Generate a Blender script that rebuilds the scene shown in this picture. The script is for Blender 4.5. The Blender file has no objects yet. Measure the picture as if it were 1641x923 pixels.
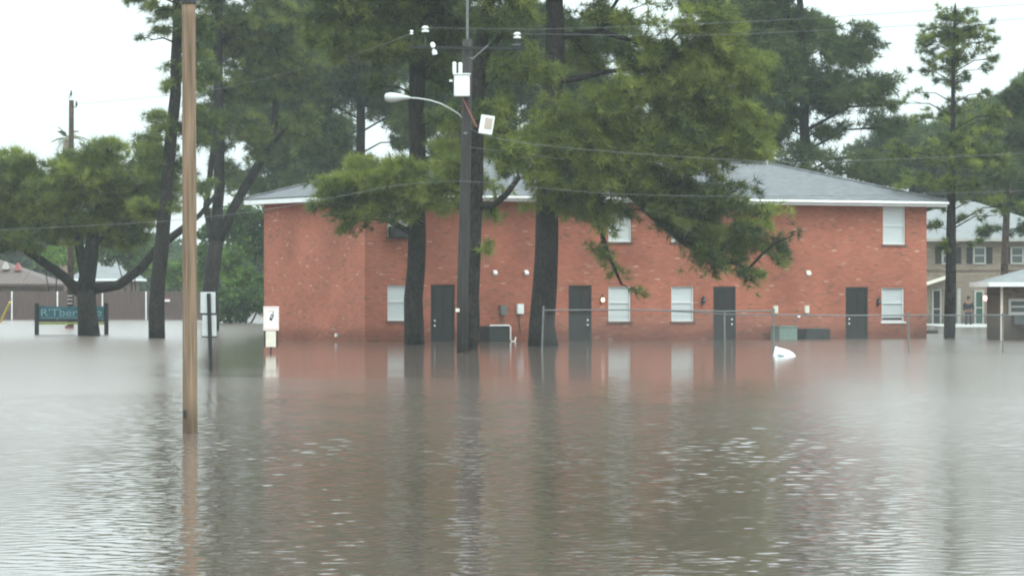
import bpy, bmesh, math, random
import numpy as np
from mathutils import Vector, Matrix
R = math.radians
random.seed(7)
S = bpy.context.scene
COL = S.collection

# ------------------------------------------------------------------ camera, sky, sun, exposure
F, CX, HY, H = 6000.0, 820.5, 465.0, 1.78       # lens in photo pixels, centre column, horizon row, eye height
cam = bpy.data.cameras.new('camera'); camo = bpy.data.objects.new('camera', cam); COL.objects.link(camo)
camo.location = (0, 0, H); camo.rotation_euler = (R(90), 0, 0)
cam.sensor_width = 36; cam.lens = 36 * F / 1641; cam.shift_y = (HY - 461.5) / 1641
cam.clip_start = 0.5; cam.clip_end = 4000
S.camera = camo

SUN_EL, SUN_AZ = 52, 35          # high soft sun behind the clouds, behind and right of the camera
w = bpy.data.worlds.new('World'); S.world = w; w.use_nodes = True
nt = w.node_tree; nt.nodes.clear()
def wn(t, **k):
    n = nt.nodes.new(t)
    for a, b in k.items(): setattr(n, a, b)
    return n
sky = wn('ShaderNodeTexSky', sky_type='NISHITA', sun_disc=False)
sky.sun_elevation = R(SUN_EL); sky.sun_rotation = R(180 - SUN_AZ); sky.dust_density = 4; sky.air_density = 1
bg1 = wn('ShaderNodeBackground'); bg1.inputs['Strength'].default_value = 0.10
nt.links.new(sky.outputs[0], bg1.inputs[0])
# overcast cloud layer: the standard overcast sky, three times brighter overhead than at the horizon
tc = wn('ShaderNodeTexCoord'); sep = wn('ShaderNodeSeparateXYZ'); nt.links.new(tc.outputs['Generated'], sep.inputs[0])
mx = wn('ShaderNodeMath', operation='MAXIMUM'); nt.links.new(sep.outputs['Z'], mx.inputs[0]); mx.inputs[1].default_value = 0
ml = wn('ShaderNodeMath', operation='MULTIPLY_ADD'); nt.links.new(mx.outputs[0], ml.inputs[0]); ml.inputs[1].default_value = 3.2; ml.inputs[2].default_value = 1.13
cn = wn('ShaderNodeTexNoise'); cn.inputs['Scale'].default_value = 3.0; cn.inputs['Detail'].default_value = 5
nt.links.new(tc.outputs['Generated'], cn.inputs['Vector'])
cm = wn('ShaderNodeMapRange'); cm.inputs['To Min'].default_value = 0.94; cm.inputs['To Max'].default_value = 1.06; nt.links.new(cn.outputs[0], cm.inputs[0])
cmul = wn('ShaderNodeMath', operation='MULTIPLY'); nt.links.new(ml.outputs[0], cmul.inputs[0]); nt.links.new(cm.outputs[0], cmul.inputs[1])
bg2 = wn('ShaderNodeBackground'); bg2.inputs['Color'].default_value = (0.785, 0.91, 0.92, 1); nt.links.new(cmul.outputs[0], bg2.inputs['Strength'])
mixs = wn('ShaderNodeMixShader'); mixs.inputs[0].default_value = 0.88
nt.links.new(bg1.outputs[0], mixs.inputs[1]); nt.links.new(bg2.outputs[0], mixs.inputs[2])
wo = wn('ShaderNodeOutputWorld'); nt.links.new(mixs.outputs[0], wo.inputs['Surface'])

sd = bpy.data.lights.new('sun', 'SUN'); sd.energy = 0.7; sd.angle = R(25); sd.color = (1, 0.96, 0.9)
so = bpy.data.objects.new('sun', sd); COL.objects.link(so)
dv = Vector((math.sin(R(SUN_AZ)) * math.cos(R(SUN_EL)), -math.cos(R(SUN_AZ)) * math.cos(R(SUN_EL)), math.sin(R(SUN_EL))))
so.rotation_euler = (-dv).to_track_quat('-Z', 'Y').to_euler(); so.location = (0, 0, 60)

vs = S.view_settings
vs.view_transform = 'Standard'; vs.look = 'None'; vs.gamma = 1; vs.use_curve_mapping = False; vs.exposure = 0.18
S.render.engine = 'CYCLES'
cy = S.cycles
cy.max_bounces = 6; cy.diffuse_bounces = 3; cy.glossy_bounces = 3; cy.transparent_max_bounces = 8; cy.volume_bounces = 0
cy.filter_width = 2.0
cy.caustics_reflective = False; cy.caustics_refractive = False

# ------------------------------------------------------------------ helpers
def P(px, py, Z): return ((px - CX) / F * Z, Z, H + (HY - py) / F * Z)       # photo pixel at a distance -> world
def gz(py): return F * H / (py - HY)                                         # distance of a waterline pixel

def tag(o, label=None, cat=None, group=None, kind=None):
    if label: o['label'] = label
    if cat: o['category'] = cat
    if group: o['group'] = group
    if kind: o['kind'] = kind
    return o
def thing(name, label, cat, loc=(0, 0, 0), rz=0, group=None):
    o = bpy.data.objects.new(name, None); COL.objects.link(o); o.location = loc; o.rotation_euler = (0, 0, rz)
    o.empty_display_size = 0.3
    return tag(o, label, cat, group)
def dup(root, loc, label):
    r = root.copy(); COL.objects.link(r); r.location = loc; r['label'] = label
    for ch in list(root.children):
        c = ch.copy(); COL.objects.link(c); c.parent = r
        for g in list(ch.children):
            d = g.copy(); COL.objects.link(d); d.parent = c
    return r

class MB:
    def __init__(self): self.v = []; self.f = []; self.uv = {}
    def add(self, vs_, fs):
        b = len(self.v); self.v += [tuple(p) for p in vs_]; self.f += [tuple(b + i for i in f) for f in fs]
        return self
    def box(self, x0, x1, y0, y1, z0, z1):
        return self.add([(x0,y0,z0),(x1,y0,z0),(x1,y1,z0),(x0,y1,z0),(x0,y0,z1),(x1,y0,z1),(x1,y1,z1),(x0,y1,z1)],
                        [(0,3,2,1),(4,5,6,7),(0,1,5,4),(1,2,6,5),(2,3,7,6),(3,0,4,7)])
    def obox(self, c, ex, ey, ez):       # oriented box: centre and three half-axes
        c, ex, ey, ez = map(Vector, (c, ex, ey, ez)); p = []
        for sz in (-1, 1):
            for sx, sy in ((-1,-1),(1,-1),(1,1),(-1,1)): p.append(c + ex*sx + ey*sy + ez*sz)
        return self.add(p, [(0,3,2,1),(4,5,6,7),(0,1,5,4),(1,2,6,5),(2,3,7,6),(3,0,4,7)])
    def tube(self, path, rad, n=8, caps=True, jitter=0.0):
        path = [Vector(p) for p in path]
        if not hasattr(rad, '__len__'): rad = [rad] * len(path)
        b = len(self.v)
        for i, p in enumerate(path):
            d = (path[min(i+1, len(path)-1)] - path[max(i-1, 0)])
            d = d.normalized() if d.length > 1e-9 else Vector((0, 0, 1))
            a = Vector((0, 1, 0)) if abs(d.y) < 0.9 else Vector((1, 0, 0))
            x = d.cross(a).normalized(); y = d.cross(x).normalized()
            for k in range(n):
                t = 2 * math.pi * k / n; r = rad[i] * (1 + random.uniform(-jitter, jitter))
                self.v.append(tuple(p + x * math.cos(t) * r + y * math.sin(t) * r))
        for i in range(len(path) - 1):
            for k in range(n):
                k2 = (k + 1) % n
                self.f.append((b + i*n + k, b + i*n + k2, b + (i+1)*n + k2, b + (i+1)*n + k))
        if caps:
            self.f.append(tuple(b + k for k in range(n))[::-1]); self.f.append(tuple(b + (len(path)-1)*n + k for k in range(n)))
        return self
    def lathe(self, prof, n=20, M=None):      # profile of (radius, height)
        b = len(self.v)
        for r, z in prof:
            for k in range(n):
                t = 2 * math.pi * k / n; p = Vector((r * math.cos(t), r * math.sin(t), z))
                self.v.append(tuple(M @ p if M else p))
        for i in range(len(prof) - 1):
            for k in range(n):
                k2 = (k + 1) % n
                self.f.append((b + i*n + k, b + i*n + k2, b + (i+1)*n + k2, b + (i+1)*n + k))
        self.f.append(tuple(b + k for k in range(n))[::-1]); self.f.append(tuple(b + (len(prof)-1)*n + k for k in range(n)))
        return self
    def build(self, name, m, parent=None, off=(0, 0, 0), smooth=False, bevel=0, uvf=None):
        me = bpy.data.meshes.new(name)
        me.from_pydata([(x - off[0], y - off[1], z - off[2]) for x, y, z in self.v], [], self.f)
        bm = bmesh.new(); bm.from_mesh(me); bmesh.ops.recalc_face_normals(bm, faces=bm.faces)
        if bevel: bmesh.ops.bevel(bm, geom=bm.edges[:], offset=bevel, segments=2, affect='EDGES', clamp_overlap=True)
        if uvf:
            L = bm.loops.layers.uv.new('UVMap')
            for f in bm.faces:
                for l in f.loops: l[L].uv = uvf(l.vert.co, f.normal)
        bm.to_mesh(me); bm.free()
        if smooth:
            for p in me.polygons: p.use_smooth = True
        if m: me.materials.append(m)
        o = bpy.data.objects.new(name, me); COL.objects.link(o)
        if parent: o.parent = parent
        return o

# ------------------------------------------------------------------ materials
def mat(name, col, rough=0.7, metal=0.0, var=0.0, vscale=3.0, bump=0.0, bscale=20.0, stretch=(1, 1, 1), emit=None, spec=0.3, wet=None):
    m = bpy.data.materials.new(name); m.use_nodes = True; t = m.node_tree; b = t.nodes['Principled BSDF']
    b.inputs['Base Color'].default_value = (*col, 1); b.inputs['Roughness'].default_value = rough
    b.inputs['Metallic'].default_value = metal; b.inputs['Specular IOR Level'].default_value = spec
    tcn = t.nodes.new('ShaderNodeTexCoord'); mp = t.nodes.new('ShaderNodeMapping'); mp.inputs['Scale'].default_value = stretch
    t.links.new(tcn.outputs['Object'], mp.inputs['Vector'])
    if var:
        n = t.nodes.new('ShaderNodeTexNoise'); n.inputs['Scale'].default_value = vscale; n.inputs['Detail'].default_value = 6
        t.links.new(mp.outputs[0], n.inputs['Vector'])
        r = t.nodes.new('ShaderNodeMapRange'); r.inputs[1].default_value = 0.3; r.inputs[2].default_value = 0.7
        r.inputs[3].default_value = 1 - var; r.inputs[4].default_value = 1 + var; t.links.new(n.outputs[0], r.inputs[0])
        mu = t.nodes.new('ShaderNodeVectorMath'); mu.operation = 'SCALE'; mu.inputs[0].default_value = col
        t.links.new(r.outputs[0], mu.inputs['Scale']); t.links.new(mu.outputs[0], b.inputs['Base Color'])
        if wet:          # soaked band just above the waterline
            sz = t.nodes.new('ShaderNodeSeparateXYZ'); t.links.new(tcn.outputs['Object'], sz.inputs[0])
            ad = t.nodes.new('ShaderNodeMath'); ad.operation = 'MULTIPLY_ADD'; t.links.new(n.outputs[0], ad.inputs[0]); ad.inputs[1].default_value = -0.6; t.links.new(sz.outputs['Z'], ad.inputs[2])
            wr = t.nodes.new('ShaderNodeMapRange'); wr.inputs[1].default_value = wet - 0.3; wr.inputs[2].default_value = wet; wr.inputs[3].default_value = 0.55; wr.inputs[4].default_value = 1.0; t.links.new(ad.outputs[0], wr.inputs[0])
            m2 = t.nodes.new('ShaderNodeVectorMath'); m2.operation = 'SCALE'; t.links.new(mu.outputs[0], m2.inputs[0]); t.links.new(wr.outputs[0], m2.inputs['Scale']); t.links.new(m2.outputs[0], b.inputs['Base Color'])
    if bump:
        n = t.nodes.new('ShaderNodeTexNoise'); n.inputs['Scale'].default_value = bscale; n.inputs['Detail'].default_value = 6
        t.links.new(mp.outputs[0], n.inputs['Vector'])
        bu = t.nodes.new('ShaderNodeBump'); bu.inputs['Strength'].default_value = bump; bu.inputs['Distance'].default_value = 0.03
        t.links.new(n.outputs[0], bu.inputs['Height']); t.links.new(bu.outputs[0], b.inputs['Normal'])
    if emit:
        b.inputs['Emission Color'].default_value = (*emit[:3], 1); b.inputs['Emission Strength'].default_value = emit[3]
    return m

def brick_mat(name, c1, c2, pale, dark, mortar):
    m = bpy.data.materials.new(name); m.use_nodes = True; t = m.node_tree; b = t.nodes['Principled BSDF']
    b.inputs['Roughness'].default_value = 0.85; b.inputs['Specular IOR Level'].default_value = 0.2
    uv = t.nodes.new('ShaderNodeUVMap'); uv.uv_map = 'UVMap'
    def brick(a, c, mo):
        k = t.nodes.new('ShaderNodeTexBrick'); k.inputs['Scale'].default_value = 1.0
        k.inputs['Brick Width'].default_value = 0.215; k.inputs['Row Height'].default_value = 0.076; k.inputs['Mortar Size'].default_value = 0.006
        k.inputs['Color1'].default_value = (*a, 1); k.inputs['Color2'].default_value = (*c, 1); k.inputs['Mortar'].default_value = (*mo, 1)
        t.links.new(uv.outputs[0], k.inputs['Vector']); return k
    base = brick(c1, c2, mortar)
    # odd pale and odd dark bricks: one random value per brick
    sel = brick((0, 0, 0), (1, 1, 1), (0.5, 0.5, 0.5))
    def pick(lo, hi):
        r = t.nodes.new('ShaderNodeMapRange'); r.inputs[1].default_value = lo; r.inputs[2].default_value = hi; t.links.new(sel.outputs[0], r.inputs[0]); return r
    big = t.nodes.new('ShaderNodeTexNoise'); big.inputs['Scale'].default_value = 1.1; big.inputs['Detail'].default_value = 4
    mpn = t.nodes.new('ShaderNodeMapping'); mpn.inputs['Scale'].default_value = (0.8, 2.6, 1); t.links.new(uv.outputs[0], mpn.inputs[0]); t.links.new(mpn.outputs[0], big.inputs['Vector'])
    msk = t.nodes.new('ShaderNodeMapRange'); msk.inputs[1].default_value = 0.42; msk.inputs[2].default_value = 0.62; t.links.new(big.outputs[0], msk.inputs[0])
    inv = t.nodes.new('ShaderNodeMath'); inv.operation = 'SUBTRACT'; inv.inputs[0].default_value = 1; t.links.new(msk.outputs[0], inv.inputs[1])
    def mulm(a, bb):
        n = t.nodes.new('ShaderNodeMath'); n.operation = 'MULTIPLY'; t.links.new(a, n.inputs[0]); t.links.new(bb, n.inputs[1]); return n.outputs[0]
    def mixc(fac, a, col):
        n = t.nodes.new('ShaderNodeMix'); n.data_type = 'RGBA'; t.links.new(fac, n.inputs['Factor']); t.links.new(a, n.inputs['A']); n.inputs['B'].default_value = (*col, 1); return n.outputs['Result']
    c = mixc(mulm(pick(0.93, 0.97).outputs[0], msk.outputs[0]), base.outputs[0], pale)
    c = mixc(mulm(pick(0.11, 0.06).outputs[0], inv.outputs[0]), c, dark)
    # broad weathering
    st = t.nodes.new('ShaderNodeTexNoise'); st.inputs['Scale'].default_value = 0.45; st.inputs['Detail'].default_value = 5
    t.links.new(uv.outputs[0], st.inputs['Vector'])
    sr = t.nodes.new('ShaderNodeMapRange'); sr.inputs[1].default_value = 0.3; sr.inputs[2].default_value = 0.7; sr.inputs[3].default_value = 0.78; sr.inputs[4].default_value = 1.2; t.links.new(st.outputs[0], sr.inputs[0])
    sc = t.nodes.new('ShaderNodeVectorMath'); sc.operation = 'SCALE'; t.links.new(c, sc.inputs[0]); t.links.new(sr.outputs[0], sc.inputs['Scale'])
    sz = t.nodes.new('ShaderNodeSeparateXYZ'); t.links.new(uv.outputs[0], sz.inputs[0])
    dz_ = t.nodes.new('ShaderNodeMath'); dz_.operation = 'MULTIPLY_ADD'; t.links.new(big.outputs[0], dz_.inputs[0]); dz_.inputs[1].default_value = -0.7; t.links.new(sz.outputs['Y'], dz_.inputs[2])
    dm = t.nodes.new('ShaderNodeMapRange'); dm.inputs[1].default_value = -0.15; dm.inputs[2].default_value = 0.25; dm.inputs[3].default_value = 0.58; dm.inputs[4].default_value = 1.0; t.links.new(dz_.outputs[0], dm.inputs[0])
    s2 = t.nodes.new('ShaderNodeVectorMath'); s2.operation = 'SCALE'; t.links.new(sc.outputs[0], s2.inputs[0]); t.links.new(dm.outputs[0], s2.inputs['Scale'])
    t.links.new(s2.outputs[0], b.inputs['Base Color'])
    bu = t.nodes.new('ShaderNodeBump'); bu.inputs['Strength'].default_value = 0.4; bu.inputs['Distance'].default_value = 0.01
    inv2 = t.nodes.new('ShaderNodeMath'); inv2.operation = 'SUBTRACT'; inv2.inputs[0].default_value = 1; t.links.new(base.outputs['Fac'], inv2.inputs[1])
    t.links.new(inv2.outputs[0], bu.inputs['Height']); t.links.new(bu.outputs[0], b.inputs['Normal'])
    return m

def leaf_mat(name, dark, light):
    m = bpy.data.materials.new(name); m.use_nodes = True; t = m.node_tree; t.nodes.clear()
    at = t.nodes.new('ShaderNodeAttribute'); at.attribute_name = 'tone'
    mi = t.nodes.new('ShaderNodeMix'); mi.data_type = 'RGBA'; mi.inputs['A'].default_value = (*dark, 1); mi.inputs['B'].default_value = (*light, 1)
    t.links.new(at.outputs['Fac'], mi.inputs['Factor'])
    d = t.nodes.new('ShaderNodeBsdfDiffuse'); tr = t.nodes.new('ShaderNodeBsdfTranslucent')
    t.links.new(mi.outputs['Result'], d.inputs[0]); t.links.new(mi.outputs['Result'], tr.inputs[0])
    mix = t.nodes.new('ShaderNodeMixShader'); mix.inputs[0].default_value = 0.35
    t.links.new(d.outputs[0], mix.inputs[1]); t.links.new(tr.outputs[0], mix.inputs[2])
    o = t.nodes.new('ShaderNodeOutputMaterial'); t.links.new(mix.outputs[0], o.inputs[0])
    return m

M = {}
def bark_mat(name, plate, crack, sc=7.0):
    m = bpy.data.materials.new(name); m.use_nodes = True; t = m.node_tree; b = t.nodes['Principled BSDF']; b.inputs['Roughness'].default_value = 0.95; b.inputs['Specular IOR Level'].default_value = 0.2
    tcn = t.nodes.new('ShaderNodeTexCoord'); mp = t.nodes.new('ShaderNodeMapping'); mp.inputs['Scale'].default_value = (1.5, 1.5, 0.5); t.links.new(tcn.outputs['Object'], mp.inputs[0])
    ns = t.nodes.new('ShaderNodeTexNoise'); ns.inputs['Scale'].default_value = 3; ns.inputs['Detail'].default_value = 5; t.links.new(mp.outputs[0], ns.inputs['Vector'])
    wp_ = t.nodes.new('ShaderNodeVectorMath'); wp_.operation = 'MULTIPLY_ADD'; t.links.new(ns.outputs['Color'], wp_.inputs[0]); wp_.inputs[1].default_value = (0.25, 0.25, 0.25); t.links.new(mp.outputs[0], wp_.inputs[2])
    vo = t.nodes.new('ShaderNodeTexVoronoi'); vo.feature = 'DISTANCE_TO_EDGE'; vo.inputs['Scale'].default_value = sc; t.links.new(wp_.outputs[0], vo.inputs['Vector'])
    rp = t.nodes.new('ShaderNodeMapRange'); rp.inputs[1].default_value = 0.0; rp.inputs[2].default_value = 0.22; t.links.new(vo.outputs[0], rp.inputs[0])
    mi = t.nodes.new('ShaderNodeMix'); mi.data_type = 'RGBA'; mi.inputs['A'].default_value = (*crack, 1); mi.inputs['B'].default_value = (*plate, 1); t.links.new(rp.outputs[0], mi.inputs['Factor'])
    big = t.nodes.new('ShaderNodeMapRange'); big.inputs[1].default_value = 0.3; big.inputs[2].default_value = 0.7; big.inputs[3].default_value = 0.65; big.inputs[4].default_value = 1.4; t.links.new(ns.outputs[0], big.inputs[0])
    sp = t.nodes.new('ShaderNodeSeparateXYZ'); t.links.new(tcn.outputs['Object'], sp.inputs[0])
    ad = t.nodes.new('ShaderNodeMath'); ad.operation = 'MULTIPLY_ADD'; t.links.new(ns.outputs[0], ad.inputs[0]); ad.inputs[1].default_value = -0.5; t.links.new(sp.outputs['Z'], ad.inputs[2])
    wet = t.nodes.new('ShaderNodeMapRange'); wet.inputs[1].default_value = -0.05; wet.inputs[2].default_value = 0.15; wet.inputs[3].default_value = 0.55; wet.inputs[4].default_value = 1.0; t.links.new(ad.outputs[0], wet.inputs[0])
    mm = t.nodes.new('ShaderNodeMath'); mm.operation = 'MULTIPLY'; t.links.new(big.outputs[0], mm.inputs[0]); t.links.new(wet.outputs[0], mm.inputs[1])
    sc_ = t.nodes.new('ShaderNodeVectorMath'); sc_.operation = 'SCALE'; t.links.new(mi.outputs['Result'], sc_.inputs[0]); t.links.new(mm.outputs[0], sc_.inputs['Scale']); t.links.new(sc_.outputs[0], b.inputs['Base Color'])
    bu = t.nodes.new('ShaderNodeBump'); bu.inputs['Strength'].default_value = 0.8; bu.inputs['Distance'].default_value = 0.03; t.links.new(rp.outputs[0], bu.inputs['Height']); t.links.new(bu.outputs[0], b.inputs['Normal'])
    return m
M['brick'] = brick_mat('red_brick', (0.42, 0.138, 0.088), (0.32, 0.102, 0.068), (0.50, 0.30, 0.21), (0.21, 0.095, 0.060), (0.34, 0.18, 0.125))
M['tanbrick'] = brick_mat('tan_brick', (0.25, 0.20, 0.15), (0.20, 0.16, 0.12), (0.33, 0.28, 0.22), (0.13, 0.10, 0.08), (0.27, 0.24, 0.2))
M['brownbrick'] = brick_mat('brown_brick', (0.16, 0.115, 0.09), (0.13, 0.09, 0.075), (0.22, 0.17, 0.14), (0.08, 0.06, 0.05), (0.16, 0.13, 0.11))
M['shingle'] = mat('grey_shingles', (0.122, 0.128, 0.137), 0.8, var=0.3, vscale=3, bump=0.5, bscale=14, stretch=(1, 3, 3))
M['paleroof'] = mat('pale_roof', (0.17, 0.178, 0.18), 0.7, var=0.12, vscale=2)
M['brownroof'] = mat('brown_roof', (0.10, 0.075, 0.068), 0.85, var=0.15, vscale=3)
M['white'] = mat('white_paint', (0.78, 0.79, 0.78), 0.5, var=0.06, vscale=2)
M['blind'] = mat('white_blind', (0.72, 0.78, 0.78), 0.6, var=0.05, vscale=1.5, stretch=(0.3, 1, 8))
M['dull_trim'] = mat('dull_trim_paint', (0.36, 0.35, 0.32), 0.65, var=0.1, vscale=3)
M['cream'] = mat('cream_paint', (0.70, 0.66, 0.56), 0.6, var=0.08, vscale=6)
M['door'] = mat('dark_door', (0.024, 0.0235, 0.022), 0.55, var=0.14, vscale=2)
M['frame_dark'] = mat('dark_frame', (0.06, 0.06, 0.058), 0.6)
M['glass'] = None
M['dark_metal'] = mat('dark_metal', (0.045, 0.05, 0.05), 0.5, metal=0.2, var=0.2, vscale=6)
M['pale_green_metal'] = mat('pale_green_metal', (0.24, 0.33, 0.29), 0.5, var=0.15, vscale=5, stretch=(4, 4, 0.6))
M['galv'] = mat('galvanised_steel', (0.17, 0.178, 0.174), 0.6, metal=0.3, var=0.15, vscale=8)
M['wire'] = mat('grey_cable', (0.13, 0.135, 0.135), 0.7)
M['black_wire'] = mat('dark_cable', (0.09, 0.09, 0.09), 0.6)
M['bark'] = bark_mat('pine_bark', (0.032, 0.027, 0.024), (0.011, 0.0095, 0.009))
M['bark_red'] = bark_mat('reddish_pine_bark', (0.085, 0.056, 0.043), (0.03, 0.022, 0.019))
M['polewood'] = mat('pale_pole_wood', (0.235, 0.165, 0.112), 0.85, var=0.4, vscale=5, bump=0.6, bscale=18, stretch=(6, 6, 0.22), wet=0.12)
M['oldwood'] = mat('weathered_pole_wood', (0.042, 0.037, 0.036), 0.9, var=0.3, vscale=5, bump=0.5, bscale=16, stretch=(4, 4, 0.3))
M['brownfence'] = mat('brown_fence_boards', (0.105, 0.072, 0.064), 0.85, var=0.22, vscale=3, stretch=(5, 1, 0.3))
M['porcelain'] = mat('white_porcelain', (0.8, 0.82, 0.8), 0.25, spec=0.5)
M['boxwhite'] = mat('white_enamel', (0.78, 0.82, 0.81), 0.4, var=0.08, vscale=4)
M['tan'] = mat('tan_panel', (0.50, 0.42, 0.36), 0.6, var=0.1, vscale=4)
M['lampgrey'] = mat('pale_lamp_housing', (0.50, 0.52, 0.51), 0.45, metal=0.2)
M['signback'] = mat('bare_sign_metal', (0.56, 0.60, 0.59), 0.5, metal=0.15, var=0.1, vscale=4)
M['signwhite'] = mat('white_sign_face', (0.80, 0.77, 0.73), 0.5, var=0.04, vscale=5)
M['signred'] = mat('faded_red_print', (0.70, 0.42, 0.40), 0.5, var=0.2, vscale=12)
M['black'] = mat('black_print', (0.03, 0.03, 0.03), 0.6)
M['teal'] = mat('teal_sign_paint', (0.035, 0.125, 0.155), 0.55, var=0.2, vscale=4)
M['letter'] = mat('pale_blue_letters', (0.24, 0.40, 0.43), 0.6, var=0.15, vscale=6)
M['blackpost'] = mat('black_sign_post', (0.02, 0.022, 0.022), 0.7)
M['yellowgreen'] = mat('yellow_green_board', (0.38, 0.42, 0.12), 0.7, var=0.2, vscale=4)
M['yellow'] = mat('yellow_plastic', (0.62, 0.46, 0.04), 0.45)
M['rubber'] = mat('black_rubber', (0.02, 0.02, 0.02), 0.7)
M['plastic'] = mat('white_plastic', (0.80, 0.84, 0.86), 0.35, spec=0.5, var=0.04, vscale=5)
M['shade_grey'] = mat('grey_plastic', (0.25, 0.32, 0.36), 0.5)
M['redbox'] = mat('dull_red_plastic', (0.28, 0.09, 0.08), 0.6)
M['lit_warm'] = mat('lit_bulb_glass', (0.8, 0.7, 0.6), 0.4, emit=(1.0, 0.72, 0.5, 2.2))
M['lit_pink'] = mat('lit_pink_lamp_glass', (0.8, 0.55, 0.5), 0.4, emit=(1.0, 0.45, 0.38, 1.6))
M['skin'] = mat('skin', (0.22, 0.12, 0.08), 0.6)
M['cloth'] = mat('dark_cloth', (0.025, 0.027, 0.033), 0.9, var=0.2, vscale=8)
M['denim'] = mat('dark_trousers', (0.03, 0.032, 0.042), 0.9, var=0.2, vscale=8)
M['hair'] = mat('black_hair', (0.012, 0.01, 0.01), 0.7)
M['greenpane'] = mat('green_tinted_glass', (0.02, 0.075, 0.05), 0.12, spec=0.5)
M['darkpane'] = mat('dark_window_glass', (0.06, 0.075, 0.075), 0.08, spec=0.5)
M['concrete'] = mat('wet_concrete', (0.36, 0.36, 0.34), 0.7, var=0.12, vscale=2)
M['ground'] = mat('flooded_soil', (0.09, 0.075, 0.055), 0.95, var=0.3, vscale=0.4)
M['palmleaf'] = mat('palm_frond', (0.10, 0.13, 0.055), 0.7, var=0.35, vscale=2)
M['palmtrunk'] = mat('palm_trunk', (0.30, 0.22, 0.17), 0.9, var=0.3, vscale=5, stretch=(1, 1, 6))
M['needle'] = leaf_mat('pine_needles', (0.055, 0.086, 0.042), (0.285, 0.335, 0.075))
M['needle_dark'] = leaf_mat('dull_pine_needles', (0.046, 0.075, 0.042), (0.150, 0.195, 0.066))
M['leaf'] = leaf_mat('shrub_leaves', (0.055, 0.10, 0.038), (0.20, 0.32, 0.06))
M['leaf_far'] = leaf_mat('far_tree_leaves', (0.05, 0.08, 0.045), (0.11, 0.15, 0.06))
g = bpy.data.materials.new('window_glass'); g.use_nodes = True
t = g.node_tree; t.nodes.clear()
tr = t.nodes.new('ShaderNodeBsdfTransparent'); gl = t.nodes.new('ShaderNodeBsdfGlossy'); gl.inputs['Roughness'].default_value = 0.05
mi = t.nodes.new('ShaderNodeMixShader'); mi.inputs[0].default_value = 0.07; t.links.new(tr.outputs[0], mi.inputs[1]); t.links.new(gl.outputs[0], mi.inputs[2])
oo = t.nodes.new('ShaderNodeOutputMaterial'); t.links.new(mi.outputs[0], oo.inputs[0]); M['glass'] = g

# ------------------------------------------------------------------ ground, flood water, haze
EXT = 520.0
tag(MB().add([(-EXT,-60,-0.75),(EXT,-60,-0.75),(EXT,560,-0.75),(-EXT,560,-0.75)], [(0,1,2,3)]).build('ground', M['ground']), kind='structure')

def np_mesh(name, V, faces3=None, quads=None, tone=None, m=None, parent=None, smooth=False):
    me = bpy.data.meshes.new(name)
    Fc = faces3 if faces3 is not None else quads; k = Fc.shape[1]
    me.vertices.add(len(V)); me.vertices.foreach_set('co', V.astype(np.float32).ravel())
    me.loops.add(Fc.size); me.loops.foreach_set('vertex_index', Fc.astype(np.int32).ravel())
    me.polygons.add(len(Fc)); me.polygons.foreach_set('loop_start', np.arange(0, Fc.size, k, dtype=np.int32))
    if smooth: me.polygons.foreach_set('use_smooth', np.ones(len(Fc), dtype=bool))
    me.update(calc_edges=True)
    if tone is not None:
        a = me.attributes.new('tone', 'FLOAT', 'POINT'); a.data.foreach_set('value', tone.astype(np.float32))
    if m: me.materials.append(m)
    o = bpy.data.objects.new(name, me); COL.objects.link(o)
    if parent: o.parent = parent
    return o

rng = np.random.default_rng(11)
WN = 90
lam = np.exp(rng.uniform(np.log(0.10), np.log(0.34), WN)); kk = 2 * np.pi / lam
th = rng.uniform(0, 2 * np.pi, WN); ph = rng.uniform(0, 2 * np.pi, WN)
SLOPE = 0.050
amp = SLOPE / np.sqrt(WN / 2) / kk
xs = np.concatenate([[-EXT, -200, -80, -40, -24], np.arange(-11, 11.01, 0.044), [24, 40, 80, 200, EXT]])
ys = np.concatenate([[-60, -20, 0, 10, 17], np.arange(20, 45, 0.045), np.arange(45, 75, 0.08), [78, 84, 92, 105, 120, 140, 170, 220, 300, 420, 560]])
X, Y = np.meshgrid(xs, ys)
Zw = np.zeros_like(X)
for i in range(WN):
    fade = np.clip((190 * lam[i] + 42 - Y) / 20.0, 0, 1)
    Zw += amp[i] * fade * np.sin(kk[i] * (np.cos(th[i]) * X + np.sin(th[i]) * Y) + ph[i])
for i in range(44):      # longer wavelets farther out, where the short ones are too small to see
    l_ = float(np.exp(rng.uniform(np.log(0.25), np.log(0.62)))); k_ = 2*np.pi/l_; t_ = rng.uniform(0, 2*np.pi)
    Zw += 0.034 / np.sqrt(22.0) / k_ * np.clip((Y - 29) / 14.0, 0.12, 1) * np.sin(k_*(np.cos(t_)*X + np.sin(t_)*Y) + rng.uniform(0, 6.28))
# calmer and livelier patches, dying out with distance
patch = 0.92 + 0.22 * np.sin(1.9*X + 0.7*np.sin(0.9*Y)) * np.sin(0.83*Y + 1.1*np.sin(0.5*X)) + 0.2 * np.sin(0.21 * X + 1.3 + 0.8 * np.sin(0.11 * Y)) * np.sin(0.17 * Y + 0.4) + 0.15 * np.sin(0.6 * X + 0.35 * Y)
near = np.clip((78 - Y) / 18.0, 0, 1) * np.clip((Y - 17) / 3.0, 0, 1) * np.clip((11.0 - np.abs(X)) / 1.0, 0, 1)
def sst(a, b_, v):
    q = np.clip((v - a) / (b_ - a), 0, 1); return q*q*(3 - 2*q)
patch = np.minimum(patch, 0.95)
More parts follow.
